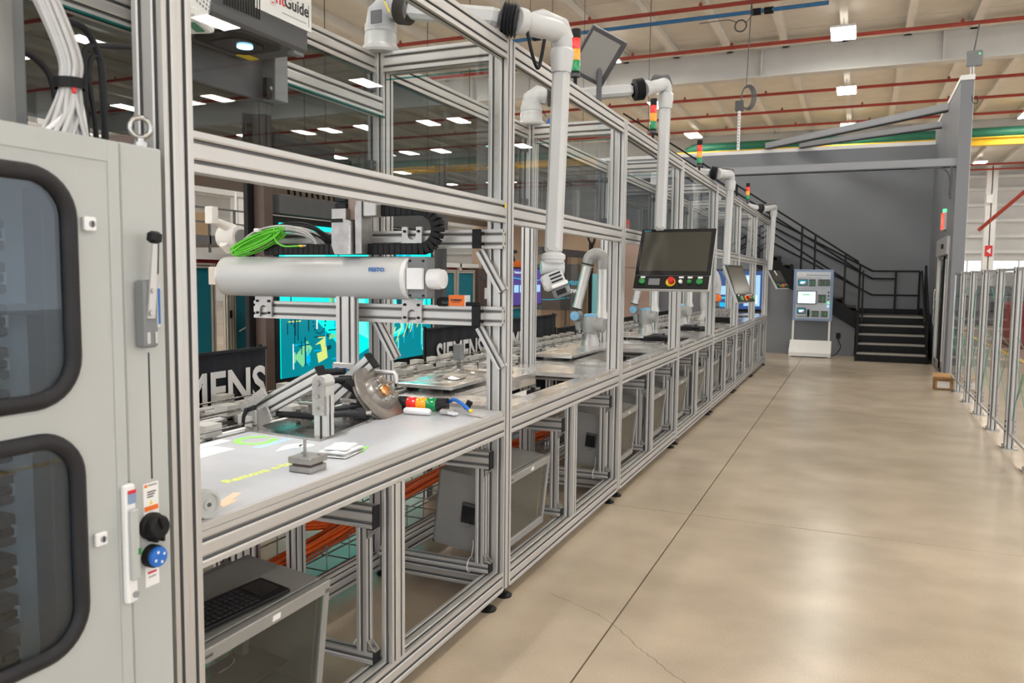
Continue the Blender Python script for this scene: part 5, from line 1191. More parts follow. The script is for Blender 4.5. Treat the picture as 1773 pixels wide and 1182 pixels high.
# door with two windows (a skin with rounded holes)
wins = [(1.00, 1.617, .43, .505), (1.00, 1.06, .43, .50)]     # centre y, centre z, width, height (outer gasket)
def door_skin(x, mm):
    m = t.mb(); zs_ = [.1, 1.3385, ZT - .004]
    for (cy, cz, w, h), (za, zb) in zip(wins, ((1.3385, ZT - .004), (.1, 1.3385))):
        inner = rrect(cy, cz, w - .03, h - .03, .09, 8); n = len(inner)
        outer = []
        for (a, b_) in inner:
            dy, dz = a - cy, b_ - cz
            ky = (Yd - .003 - cy) / dy if dy > 1e-6 else ((Y0c - cy) / dy if dy < -1e-6 else 1e9)
            kz = (zb - cz) / dz if dz > 1e-6 else ((za - cz) / dz if dz < -1e-6 else 1e9)
            k = min(ky, kz); outer.append((cy + dy * k, cz + dz * k))
        for (yy, zz) in ((Yd - .003, zb), (Yd - .003, za), (Y0c, zb), (Y0c, za)):
            j = min(range(n), key=lambda q: (outer[q][0] - yy) ** 2 + (outer[q][1] - zz) ** 2); outer[j] = (yy, zz)
        vs = [(x, a, b_) for a, b_ in inner] + [(x, a, b_) for a, b_ in outer] + [(x - .02, a, b_) for a, b_ in inner] + [(x - .02, a, b_) for a, b_ in outer]
        fs = []
        for i in range(n):
            j = (i + 1) % n; fs += [(i, n + i, n + j, j), (2 * n + i, 2 * n + j, 3 * n + j, 3 * n + i), (i, j, 2 * n + j, 2 * n + i), (n + i, 3 * n + i, 3 * n + j, n + j)]
        m.add(vs, fs, mm)
    return m
dr = t.part('door', door_skin(XC, 'cab_paint'))
m = t.mb(); m.box((XC, 1.30, .1), (XC + .0025, Yd - .003, ZT - .004), 'cab_paint', .001); m.box((XC, Y0c, 1.90), (XC + .0025, 1.30, ZT - .004), 'cab_paint', .001); t.sub('door_fold', m, dr)
for cy, cz, w, h in wins:
    ring = rrect(cy, cz, w - .03, h - .03, .09, 8); n = len(ring); m = t.mb(); vs = []; sec = [(.018, 0), (.014, .010), (.004, .016), (-.008, .016), (-.016, .010), (-.018, 0)]
    for (a, b_) in ring:
        dy, dz = a - cy, b_ - cz; L = math.hypot(dy / (w / 2), dz / (h / 2)); 
        # outward direction of the rounded rectangle
        qx = max(abs(dy) - (w / 2 - .105), 0) * (1 if dy > 0 else -1); qz = max(abs(dz) - (h / 2 - .105), 0) * (1 if dz > 0 else -1)
        L = math.hypot(qx, qz) or 1; ny_, nz_ = qx / L, qz / L
        for o_, e in sec: vs.append((XC + e, a + ny_ * o_, b_ + nz_ * o_))
    k_ = len(sec); fs = [(i * k_ + j, ((i + 1) % n) * k_ + j, ((i + 1) % n) * k_ + j + 1, i * k_ + j + 1) for i in range(n) for j in range(k_ - 1)]
    m.add(vs, fs, 'rubber', True); gk = t.sub('window_gasket', m, dr)
    m = t.mb(); m.prism(rrect(cy, cz, w - .035, h - .035, .09, 8), 'x', XC - .006, XC, 'pane_blue'); t.sub('window_pane', m, dr)
# inside: mounting plate, breakers, ducts
m = t.mb(); m.box((-1.86, Y0c + .05, .15), (-1.85, Y1c - .05, ZT - .05), 'white'); ip = t.part('mounting_plate', m)
for q in range(12):
    z = .62 + .098 * q
    if 1.36 < z < 1.47: pass
    m = t.mb(); m.box((-1.85, 1.14, z), (-1.79, 1.215, z + .074), 'darkgrey', .004); br = t.part('circuit_breaker', m)
    m = t.mb(); m.box((-1.79, 1.165, z + .028), (-1.775, 1.20, z + .046), 'black', .002); m.box((-1.79, 1.20, z + .022), (-1.778, 1.208, z + .05), 'white', .001); t.sub('toggle', m, br)
m = t.mb(); m.box((-1.85, 1.30, .2), (-1.78, 1.35, ZT - .1), 'midgrey', .003); t.part('cable_duct', m)
m = t.mb(); m.box((-1.85, .98, 1.60), (-1.76, 1.14, 1.78), 'midgrey', .006); dv = t.part('drive_unit', m)
m = t.mb(); m.box((-1.76, 1.0, 1.62), (-1.755, 1.11, 1.70), 'black_gloss'); m.box((-1.76, 1.01, 1.73), (-1.755, 1.05, 1.76), 'yellow'); t.sub('display', m, dv)
m = t.mb(); m.box((-1.85, .7, 1.55), (-1.80, 1.30, 1.575), 'alu'); m.box((-1.85, .7, 1.0), (-1.80, 1.12, 1.02), 'alu'); t.part('din_rail', m)
# square locks
for y, z in ((1.244, 1.757), (1.247, 1.048)):
    m = t.mb(); m.box((XC + .002, y - .015, z - .016), (XC + .014, y + .015, z + .016), 'white_gloss', .003); lk = t.part('quarter_turn_lock', m)
    m = t.mb(); m.cyl((XC + .014, y + .002, z), (XC + .016, y + .002, z), .0075, 'ink_grey', n=14); m.box((XC + .0155, y, z - .006), (XC + .0168, y + .004, z + .006), 'ink'); t.sub('key_slot', m, lk)
# long swing handle
m = t.mb(); m.box((XC + .002, 1.306, .872), (XC + .02, 1.336, 1.158), 'white_gloss', .006); m.box((XC + .02, 1.310, .93), (XC + .034, 1.332, 1.10), 'cab_paint', .006); hd = t.part('swing_handle', m)
m = t.mb(); m.box((XC + .0205, 1.312, 1.112), (XC + .022, 1.334, 1.142), 'board_blue'); m.box((XC + .0205, 1.312, 1.136), (XC + .0225, 1.334, 1.144), 'ink_red'); t.sub('sticker', m, hd)
m = t.mb(); m.cyl((XC + .02, 1.326, .892), (XC + .024, 1.326, .892), .008, 'ink_grey', n=14); m.box((XC + .034, 1.326, .99), (XC + .036, 1.333, 1.005), 'green'); t.sub('key_slot', m, hd)
# main switch: grey base with steel lever
m = t.mb(); m.box((XC, 1.362, 1.475), (XC + .035, 1.402, 1.635), 'midgrey', .005); sw = t.part('main_switch', m)
m = t.mb(); m.box((XC + .01, 1.398, 1.52), (XC + .036, 1.410, 1.625), 'alu', .003); m.box((XC + .034, 1.400, 1.53), (XC + .0375, 1.406, 1.615), 'ink_blue', .001); t.sub('scale_plate', m, sw)
m = t.mb(); m.prism([(1.365, 1.545), (1.385, 1.545), (1.392, 1.62), (1.398, 1.72), (1.384, 1.72), (1.374, 1.63)], 'x', XC + .036, XC + .042, 'alu'); m.obox((XC + .03, 1.402, 1.69), (.014, .011, .085), 'black', rotX(-3), .003); m.obox((XC + .034, 1.396, 1.735), (.026, .032, .028), 'black', rotX(-8), .007); lv = t.part('switch_lever', m)
t.sub('rivet', t.mb().cyl((XC + .042, 1.375, 1.558), (XC + .046, 1.375, 1.558), .008, 'steel', n=10), lv)
t.sub('rivet', t.mb().cyl((XC + .042, 1.380, 1.61), (XC + .046, 1.380, 1.61), .006, 'steel', n=10), lv)
m = t.mb(); m.box((XC + .035, 1.366, 1.485), (XC + .038, 1.374, 1.512), 'alu', .001); m.box((XC + .035, 1.389, 1.485), (XC + .038, 1.395, 1.512), 'alu', .001); t.sub('clip', m, sw)
# stickers
m = t.mb(); m.box((XC - .002, 1.375, 1.055), (XC - .0012, 1.420, 1.142), 'label_white'); s1 = t.part('warning_sticker', m)
m = t.mb(); m.box((XC - .0011, 1.377, 1.073), (XC - .0006, 1.418, 1.085), 'orange_box'); m.prism([(1.392, 1.088), (1.402, 1.088), (1.397, 1.100)], 'x', XC - .0011, XC - .0006, 'yellow'); m.box((XC - .0011, 1.39, 1.134), (XC - .0006, 1.415, 1.138), 'ink_grey'); m.box((XC - .0011, 1.378, 1.132), (XC - .0006, 1.387, 1.139), 'orange_box')
for q in range(3): m.box((XC - .0011, 1.386, 1.118 - .006 * q), (XC - .0006, 1.412 - .004 * q, 1.121 - .006 * q), 'ink')
m.box((XC - .0011, 1.38, 1.060), (XC - .0006, 1.415, 1.063), 'ink_grey'); t.sub('print', m, s1)
m = t.mb(); m.box((XC - .002, 1.375, .885), (XC - .0012, 1.416, .95), 'label_white'); s1 = t.part('red_text_sticker', m)
m = t.mb(); m.box((XC - .0011, 1.382, .917), (XC - .0006, 1.408, .922), 'ink_red'); m.box((XC - .0011, 1.384, .907), (XC - .0006, 1.406, .910), 'ink_grey'); t.sub('print', m, s1)
m = t.mb(); m.lathe((XC - .002, 1.392, 1.036), (1, 0, 0), [(0, .001), (0, .033), (.012, .034), (.016, .030), (.034, .029), (.040, .024), (.040, .001)], 'black', 22); m.box((XC, 1.383, 1.0), (XC + .03, 1.390, 1.012), 'black'); m.box((XC, 1.402, .998), (XC + .03, 1.409, 1.012), 'black'); m.obox((XC + .04, 1.392, 1.05), (.012, .012, .035), 'black', rotX(20), .004); t.part('key_socket_cover', m)
m = t.mb(); m.lathe((XC - .002, 1.391, .962), (1, 0, 0), [(0, .001), (0, .028), (.018, .028), (.02, .026), (.02, .001)], 'black', 20); bb = t.part('push_button', m)
m = t.mb(); m.lathe((XC + .018, 1.392, .962), (1, 0, 0), [(0, .001), (0, .025), (.008, .025), (.012, .022), (.012, .001)], 'blue_strap', 20)
for a in range(4): m.box((XC + .0295, 1.392 + .014 * math.cos(a * 1.57 + .4) - .003, .962 + .014 * math.sin(a * 1.57 + .4) - .003), (XC + .0305, 1.392 + .014 * math.cos(a * 1.57 + .4) + .003, .962 + .014 * math.sin(a * 1.57 + .4) + .003), 'label_white')
t.sub('blue_cap', m, bb)
m = t.mb(); m.cyl((-1.60, 1.43, ZT), (-1.60, 1.43, ZT + .012), .018, 'steel', n=18); m.cyl((-1.60, 1.43, ZT + .01), (-1.60, 1.43, ZT + .022), .010, 'steel', n=12); m.tube(arc((-1.60, 1.43, ZT + .048), .023, 0, 360, 24, (.6, .8, 0), (0, 0, 1)), .0065, 'steel', n=10, caps=False); t.part('eye_bolt', m)
# duct and cables on top
t = T('cable_duct', 'grey vertical cable duct rising from the control cabinet top', 'duct', (-1.93, 1.2, ZT))
m = t.mb(); m.box((-1.98, .85, ZT), (-1.86, 1.335, 3.2), 'midgrey', .006); t.part('trunking', m); m = t.mb(); m.box((-1.86, .9, ZT), (-1.855, 1.30, 3.19), 'enclosure', .003); t.part('cover', m)
t = T('white_cable_bundle', 'thick bundle of white cables bound with a black strap on the cabinet', 'cable', (-1.75, 1.33, ZT)); random.seed(21)
for q in range(26):
    a = random.uniform(0, 6.28); r_ = .024 * math.sqrt(random.random()); cx, cy = r_ * math.cos(a), r_ * math.sin(a)
    sp = (q / 25 - .5) * 2
    pts = bez([(-1.80 + cx, 1.27 + cy * .7, 2.42 + cx), (-1.77 + cx, 1.33 + cy, 2.27 + cx * .3), (-1.75 + cx, 1.362 + cy, 2.16), (-1.75 + cx * .9, 1.360 + cy * .9, 2.10), (-1.745 + cx, 1.352 + sp * .018 + cy, 2.04), (-1.74 + cx, 1.335 + sp * .055, 1.985 - abs(sp) * .01), (-1.74 + cx, 1.325 + sp * .075, ZT - .01)], 5)
    m = t.mb(); m.tube(pts, .0062, 'grey_cable' if q % 6 else 'white', n=6); t.part('cable_strand', m)
m = t.mb(); m.lathe((-1.75, 1.361, 2.088), (0, -.05, 1), [(0, .034), (.001, .036), (.024, .036), (.025, .034)], 'black', 20); t.part('strap', m)
m = t.mb(); m.box((-1.712, 1.335, 2.070), (-1.704, 1.345, 2.084), 'red', .002); t.part('red_tag', m)
t = T('black_hose_set', 'black corrugated hoses looping up from the cabinet behind the white cables', 'hose', (-1.9, 1.5, ZT))
for pts, r_ in (([(-1.93, 1.45, 2.30), (-1.90, 1.52, 2.295), (-1.90, 1.565, 2.24), (-1.90, 1.578, 2.16), (-1.90, 1.582, ZT - .1)], .010),
                ([(-1.90, 1.80, 2.30), (-1.90, 1.68, 2.285), (-1.90, 1.58, 2.262), (-1.90, 1.53, 2.24), (-1.90, 1.522, 2.16), (-1.90, 1.524, ZT - .1)], .009),
                ([(-1.9, 1.56, 2.23), (-1.9, 1.545, 2.22), (-1.9, 1.535, 2.17), (-1.9, 1.55, 2.05), (-1.9, 1.56, ZT - .1)], .007),
                ([(-1.93, 1.34, 2.20), (-1.92, 1.39, 2.19), (-1.91, 1.43, 2.15), (-1.9, 1.44, 2.07), (-1.9, 1.45, ZT)], .009), ([(-1.88, 1.49, 2.12), (-1.88, 1.50, 2.0), (-1.88, 1.505, ZT)], .012)):
    m = t.mb(); m.tube(bez(pts, 6), r_, 'rubber', n=8); t.part('hose', m)

# ================================================================== ENCLOSURES UNDER THE LINE
encs = [(1.50, 2.19, 'nearest grey steel enclosure with window door under the work table, keyboard on top'), (3.63, 4.33, 'grey enclosure with dark blue latch on its side, beneath the second bay'), (5.70, 6.39, 'grey enclosure with dark latch below the start of the third bay'),
        (6.78, 7.46, 'grey enclosure at the middle post of the third bay'), (7.80, 8.48, 'grey enclosure below the start of the fourth bay'), (8.90, 9.55, 'grey enclosure at the middle post of the fourth bay'), (9.92, 10.62, 'grey enclosure below the fifth bay'),
        (11.0, 11.7, 'grey enclosure at the middle post of the fifth bay'), (12.05, 12.75, 'grey enclosure below the sixth bay'), (14.15, 14.85, 'grey enclosure below the farthest bay')]
RE = Matrix.Rotation(math.radians(6), 3, 'Y')
for k_, (y0, y1, lab) in enumerate(encs):
    D, H, Wd = .36, .40, y1 - y0
    o3 = V((-1.62, (y0 + y1) / 2, .605))          # top front edge
    t = T('steel_enclosure', lab, 'enclosure', (-1.85, (y0 + y1) / 2, .215), 'grey steel enclosures under the line')
    def ob(name, c, s, mm, bev=0, par=None):
        m = t.mb(); m.obox(o3 + RE @ V(c), s, mm, RE, bev); return t.part(name, m, par)
    body = ob('back_panel', (-D + .005, 0, -H / 2), (.01, Wd, H), 'enclosure')
    ob('top_panel', (-D / 2 - .02, 0, -.006), (D - .04, Wd, .012), 'enclosure', .002); ob('bottom_panel', (-D / 2 - .02, 0, -H + .006), (D - .04, Wd, .012), 'enclosure')
    sp_ = None
    for s in (-1, 1): q_ = ob('side_panel', (-D / 2 - .02, s * (Wd / 2 - .006), -H / 2), (D - .04, .012, H - .02), 'enclosure'); sp_ = sp_ or q_
    fr = .045
    dz = -H / 2 - .004
    df = ob('door_frame', (-.012, 0, -.018), (.03, Wd + .004, fr), 'enclosure', .003); ob('door_frame', (-.012, 0, -H + .012), (.03, Wd + .004, fr), 'enclosure', .003)
    for s in (-1, 1): ob('door_frame', (-.012, s * (Wd / 2 - .014), dz), (.03, .03, H - .03), 'enclosure', .003)
    ob('window_pane', (-.008, 0, dz), (.006, Wd - .05, H - .06), 'pane_encl')
    ob('door_label', (.004, Wd * .10, -.018), (.002, .035, .018), 'label_white', 0, df)
    ob('maker_plate', (.004, -Wd * .34, -.018), (.002, .07, .008), 'darkgrey', 0, df)
    ob('mounting_plate', (-D + .02, 0, -H / 2), (.006, Wd - .06, H - .05), 'cab_paint')
    ob('wiring_duct', (-D + .06, Wd * .38, -H / 2), (.06, .03, H - .08), 'midgrey'); ob('equipment_shelf', (-D / 2 - .04, 0, -H * .80), (D * .5, Wd - .06, .006), 'darkgrey')
    ob('power_supply', (-D + .07, -Wd * .1, -H * .9), (.09, Wd * .5, .06), 'black', .004)
    if k_ < 4:
        for r0 in range(5):
            for c0 in range(3):
                q_ = ob('terminal_module', (-D + .045, -.02 + .11 * c0, -.08 - .052 * r0), (.045, .03, .022), 'darkgrey' if c0 % 2 else 'cab_paint', .002)
                m = t.mb(); p = o3 + RE @ V((-D + .07, -.02 + .11 * c0, -.08 - .052 * r0)); m.tube(bez([p, p + V((.05, -.03, -.01)), p + V((.02, -.09, -.04))], 4), .003, ('steel', 'proj_cyan', 'green')[(r0 + c0) % 3], n=4); t.part('wire', m, q_)
    if k_ in (1, 2):
        yy = -Wd / 2; q_ = ob('latch_plate', (-D * .45, yy - .006, -.20), (.085, .012, .11), 'darkgrey', .004); ob('latch_flap', (-D * .45, yy - .014, -.205), (.07, .008, .085), 'ink_blue' if 0 else 'black_gloss', .002, q_)
        m = t.mb(); p = o3 + RE @ V((-D * .45, yy - .012, -.255)); m.tube(arc(p, .02, 180, 360, 10, (1, 0, 0), (0, 0, 1)), .002, 'steel', n=5); t.part('wire_loop', m, q_)
    if k_ in (1, 3): pass
# keyboard
c = V((-1.735, 1.80, .634)); R = RE @ rotZ(-4)
t = T('keyboard', 'compact black keyboard with touchpad lying on the nearest enclosure', 'keyboard', c)
m = t.mb(); m.obox(c, (.135, .46, .014), 'black', R, .005); kb = t.part('body', m)
kk = t.mb()
for i in range(5):
    for j in range(15): kk.obox(c + R @ V((.045 - .022 * i, -.205 + .0215 * j, .009)), (.018, .0175, .005), 'rubber', R, .0015)
kk = kk.build('keys', kb); kk['kind'] = 'stuff'
m = t.mb(); m.obox(c + R @ V((-.005, .17, .0075)), (.085, .085, .002), 'black_gloss', R); t.part('touchpad', m)

# cable trays and orange cables under the line
t = T('cable_tray', 'wire basket tray running under the line behind the enclosures', 'cable tray', (-2.62, 2.0, .12))
for x in (-2.78, -2.62, -2.46):
    for z in ((.12, .24) if x != -2.62 else (.12,)): m = t.mb(); m.cyl((x, 1.6, z), (x, 15.8, z), .005, 'steel_dark', n=5); t.part('long_wire', m)
for q in range(70):
    y = 1.7 + .2 * q; m = t.mb(); m.tube([(-2.78, y, .26), (-2.78, y, .12), (-2.46, y, .12), (-2.46, y, .26)], .004, 'steel_dark', n=4, smooth=False); t.part('basket_wire', m)
t = T('orange_cable_bundle', 'thick bundle of orange cables lying in the tray under the line', 'cable', (-2.62, 3, .13)); random.seed(9)
for q in range(14):
    pts = []; ox, oz = random.uniform(-.11, .11), random.uniform(0, .09)
    for j in range(13): pts.append((-2.62 + ox + random.uniform(-.025, .025), 2.2 + 1.1 * j, .15 + oz + random.uniform(-.01, .02) + .10 * math.exp(-((j - 2.5) / 1.2) ** 2)))
    m = t.mb(); m.tube(bez(pts, 5), .012, 'orange_cable', n=6); t.part('cable_strand', m)
for q in range(3): m = t.mb(); m.tube(bez([(-3.1, 3.0 + .02 * q, .34 + .02 * q), (-2.9, 3.2, .33 + .02 * q), (-2.7, 3.45, .27 + .02 * q), (-2.6, 3.8, .22)], 6), .012, 'orange_cable', n=6); t.part('cable_strand', m)
for k_, (x, y) in enumerate(((-1.66, 3.42), (-1.66, 5.5), (-1.66, 2.42))):
    m = MB(); m.tube(arc((x - .09, y + (.116 if k_ < 2 else .12), .19), .036, 0, 340, 14, (0, 1, .1), (0, 0, 1)), .003, 'white', n=5); m.tube(bez([(x - .09, y + .13, .22), (x - .09, y + .15, .27), (x - .085, y + .14, .31)], 4), .0025, 'white', n=5)
    single('cable_tie', 'white cable tie looped round the %s lower cabinet bar' % ['second bay side', 'third bay side', 'nearest'][k_], 'cable tie', m)

# ================================================================== BEHIND THE LINE
def banner(label, y0, y1, ztop, texts, x=-3.42):
    t = T('banner', label, 'banner', (x, (y0 + y1) / 2, .25), 'black banners behind the conveyors')
    m = t.mb(); nn_ = int((y1 - y0) / .04); vs = []; 
    for i in range(nn_ + 1):
        yy = y0 + (y1 - y0) * i / nn_; dx = .007 * math.sin(yy * 31) + .004 * math.sin(yy * 73)
        for j in range(5): zz = .25 + (ztop - .25) * j / 4; vs.append((x + dx * (1 if j < 4 else .4) - .012, yy, zz))
    fs = [(i * 5 + j, (i + 1) * 5 + j, (i + 1) * 5 + j + 1, i * 5 + j + 1) for i in range(nn_) for j in range(4)]
    m.add(vs, fs, 'banner_black', True); t.part('fabric', m)
    m = t.mb(); m.box((x - .01, y0, ztop - .02), (x + .004, y1, ztop), 'banner_black', .003); t.part('top_hem', m)
    for y in (y0 + .02, y1 - .02): m = t.mb(); m.cyl((x - .04, y, 0), (x - .04, y, ztop + .01), .015, 'black', n=8); t.part('pole', m)
    for s, yy, zz, sz, xs_ in texts: text('lettering', s, sz, (x + .006, yy, zz), (0, 1, 0), (0, 0, 1), 'banner_white', t.o, t.loc, sz * .022, xs=xs_)
    return t
banner('nearest black banner with white lettering, left behind the brake fixture', 2.3, 3.99, 1.20, [('SIEMENS', 2.93, .87, .30, .93)])
banner('second black banner with white lettering, behind the raised plates', 6.05, 9.3, 1.20, [('SIEMENS', 6.20, .84, .30, .86), ('SIEMENS', 7.58, .84, .30, .86)])
banner('farthest plain black banner behind the nearest robot', 9.35, 16, 1.02, [])

# video wall
XV = -5.0
t = T('video_wall', 'large bright turquoise video screen in a black frame behind the line', 'screen', (XV, 7.5, 0))
m = t.mb(); m.box((XV - .12, 5.96, .55), (XV - .01, 9.0, 2.20), 'black', .004); t.part('casing', m)
def scr(name, y0, y1, z0, z1, mm, dx=0.0, par=None): m = t.mb(); m.box((XV - .01, y0, z0), (XV + dx, y1, z1), mm); return t.part(name, m, par)
bg = scr('screen_image', 6.03, 8.93, .66, 2.14, 'scr_cyan')
random.seed(17)
def poly(pts, mm, k=.001): m = t.mb(); m.prism(pts, 'x', XV, XV + k, mm); t.part('screen_graphic', m, bg)
poly([(6.03, .66), (7.0, .66), (6.9, .95), (6.5, 1.25), (6.03, 1.30)], 'scr_teal', .001)
poly([(6.9, .66), (8.93, .66), (8.93, 1.25), (8.2, .95), (7.7, .9)], 'scr_teal', .0012)
poly([(6.7, 1.6), (7.4, 1.65), (7.5, .95), (7.1, 1.1)], 'scr_pale', .0015)
poly([(6.10, 1.7), (6.75, 1.75), (6.7, 1.95), (6.1, 1.95)], 'scr_pale', .0012)
poly([(7.6, 1.35), (8.0, 1.5), (8.3, 1.0), (7.9, .95)], 'scr_pale', .0016)
poly([(6.22, .85), (6.42, 1.0), (6.5, .92), (6.35, .74)], 'scr_green', .002); poly([(6.55, .95), (6.72, 1.02), (6.75, .80), (6.6, .76)], 'scr_yellow', .002)
for q in range(16):
    y, z = random.uniform(6.1, 7.0), random.uniform(.72, 1.2); m = t.mb(); m.box((XV, y, z), (XV + .0025, y + random.uniform(.01, .02), z + random.uniform(.1, .3)), random.choice(['scr_dark', 'scr_dark', 'scr_white', 'scr_blue'])); t.part('screen_graphic', m, bg)
for q in range(12):
    y, z = random.uniform(6.1, 6.9), random.uniform(.75, 1.25); m = t.mb(); m.box((XV, y, z), (XV + .0024, y + random.uniform(.1, .25), z + .012), random.choice(['scr_dark', 'scr_dark', 'scr_blue', 'scr_yellow'])); t.part('screen_graphic', m, bg)
for q in range(20):
    y, z = random.uniform(6.1, 7.3), random.uniform(.72, 1.35); w_, h_ = random.uniform(.03, .12), random.uniform(.03, .12); poly([(y, z), (y + w_, z + .02), (y + w_ * .8, z + h_), (y - .01, z + h_ * .9)], random.choice(['scr_dark', 'scr_teal', 'scr_dark', 'scr_blue', 'scr_green']), .0022)
for q in range(14):
    y, z = random.uniform(7.6, 8.8), random.uniform(.8, 1.9); w_, h_ = random.uniform(.04, .15), random.uniform(.1, .3); poly([(y, z), (y + w_, z + .05), (y + w_ * .8, z + h_), (y - .01, z + h_ * .9)], random.choice(['scr_dark', 'scr_teal', 'scr_blue']), .0018)
m = t.mb()
for a in range(0, 360, 20): c_, s_ = math.cos(math.radians(a)), math.sin(math.radians(a)); m.box((XV, 6.62 + .10 * c_ - .01, 1.18 + .12 * s_ - .01), (XV + .003, 6.62 + .10 * c_ + .01, 1.18 + .12 * s_ + .01), 'scr_dark')
t.part('screen_graphic', m, bg)
for q in range(26):
    y, z = random.uniform(8.1, 8.85), random.uniform(.7, 1.4); m = t.mb(); m.box((XV, y, z), (XV + .0025, y + random.uniform(.012, .03), z + random.uniform(.1, .35)), random.choice(['scr_dark', 'scr_blue', 'scr_pale', 'scr_teal'])); t.part('screen_graphic', m, bg)
for q in range(7): poly([(7.6 + .16 * q, .72 + .05 * q), (7.75 + .16 * q, .95 + .05 * q), (7.77 + .16 * q, .95 + .05 * q), (7.62 + .16 * q, .72 + .05 * q)], 'scr_yellow', .003)
for y in (6.95, 7.9): m = t.mb(); m.box((XV, y, .66), (XV + .003, y + .012, 2.14), 'scr_dark'); t.part('screen_seam', m, bg)
t = T('screen_gantry', 'dark steel frame with cross bar around the turquoise video screen', 'frame', (XV, 6, 0))
m = t.mb(); m.box((XV - .1, 5.80, 0), (XV + .02, 5.92, 3.1), 'brown', .004); t.part('post', m)
m = t.mb(); m.box((XV - .15, 5.72, 0), (XV - .1, 5.82, 3.1), 'black', .004); t.part('post', m)
m = t.mb(); m.box((XV - .1, 5.98, 2.22), (XV + .05, 9.3, 2.40), 'darkgrey', .006); t.part('cross_bar', m)
m = t.mb(); m.box((XV - .1, 5.95, 2.60), (XV + .04, 6.85, 2.95), 'darkgrey', .006); t.part('equipment_box', m)
for q in range(9):
    m = t.mb(); y = 6.05 + .09 * q; m.tube(bez([(XV, y, 2.6), (XV + .04, y + .05, 2.5 - .02 * (q % 3)), (XV, y + .12, 2.42)], 5), .014, 'black', n=5); t.part('cable', m)
m = t.mb(); m.box((XV - .1, 9.2, 0), (XV + .02, 9.32, 3.1), 'darkgrey', .004); t.part('post', m)

# teal panel cabins
def teal_bay(label, x, y0, y1, z1, txt=None, door=False):
    t = T('partition_panel', label, 'partition', (x, (y0 + y1) / 2, 0), 'teal partition panels in pale frames')
    m = t.mb(); m.box((x - .02, y0 + .05, .05), (x, y1 - .05, z1 - .05), 'teal'); t.part('panel', m)
    for y in (y0, y1 - .05): m = t.mb(); m.prof((x, y + .025, 0), (x, y + .025, z1), .05, .05, (0, 1, 0), 'frame_tan'); t.part('upright', m)
    for z in (.03, z1 - .025): m = t.mb(); m.prof((x, y0 + .05, z), (x, y1 - .05, z), .05, .05, (0, 0, 1), 'frame_tan'); t.part('rail', m)
    if txt: text('faint_lettering', txt, .20, (x + .001, y0 + .12, 1.18), (0, 1, 0), (0, 0, 1), 'pipe_green' if 0 else 'ur_blue' if 0 else 'teal', t.o, t.loc, .004)
    return t
XT = -6.0
tb1 = teal_bay('leftmost teal partition panel in a pale frame, beside the gantry', XT, 5.4, 6.22, 1.76)
teal_bay('teal partition panel below the pale gantry cylinder, with a white line', XT, 6.45, 7.2, 1.80, 'SIEMENS')
m = MB(); m.prof((XT + .06, 6.36, 0), (XT + .06, 6.36, 1.8), .05, .09, (0, 1, 0), 'frame_tan'); m.box((XT + .09, 6.34, 1.2), (XT + .1, 6.37, 1.28), 'black'); single('frame_upright', 'pale slotted upright between the two left teal panels', 'frame', m)
m = MB(); m.tube([(XT + .02, 6.55, 1.05), (XT + .02, 6.95, 1.2)], .008, 'white', n=5); m.tube(arc((XT + .02, 6.72, 1.11), .03, 0, 360, 12, (0, 1, 0), (0, 0, 1)), .008, 'white', n=5); m.tube([(XT + .02, 6.5, 1.62), (XT + .02, 6.85, 1.70)], .004, 'pipe_red', n=4)
m.tube([(XT + .02, 6.5, 1.60), (XT + .02, 6.85, 1.50)], .004, 'pipe_red', n=4); m.loc = V((XT + .02, 6.7, 1.05)); o = single('cord', 'thin white and red cords hung across the second teal panel', 'cord', m)
teal_bay('teal partition panel left of the dark machine with a label', XT, 10.75, 11.5, 1.76); teal_bay('narrow teal partition panel touching the dark machine', XT, 11.55, 12.2, 1.76); teal_bay('teal partition panel beneath the purple screen', XT, 13.0, 14.6, 1.10)
m = MB(); m.box((XT - .2, 4.9, 1.80), (XT - .1, 12.6, 1.84), 'white'); m.box((XT - .2, 4.9, 1.64), (XT - .16, 12.6, 1.80), 'red_panel'); m.box((XT - .2, 4.9, 1.84), (XT - .1, 12.6, 1.87), 'white')
for y in (5.6, 6.7, 8.0, 10.8, 11.9): m.box((XT - .16, y, 1.64), (XT - .1, y + .05, 1.87), 'white')
single('red_parapet', 'dark red band with white trim above the teal panels', 'partition', m)
# dark machine with label
t = T('dark_cabinet', 'tall dark brown machine cabinet with small white label', 'cabinet', (XT + .1, 12.5, 0))
m = t.mb(); m.box((XT - .3, 12.22, 0), (XT + .1, 12.85, 1.80), 'brown', .01); t.part('body', m); m = t.mb(); m.box((XT + .1, 12.42, 1.27), (XT + .105, 12.56, 1.46), 'label_white'); t.part('label', m); m = t.mb(); m.box((XT + .1, 12.27, 1.6), (XT + .12, 12.8, 1.66), 'darkgrey', .003); t.part('trim', m)
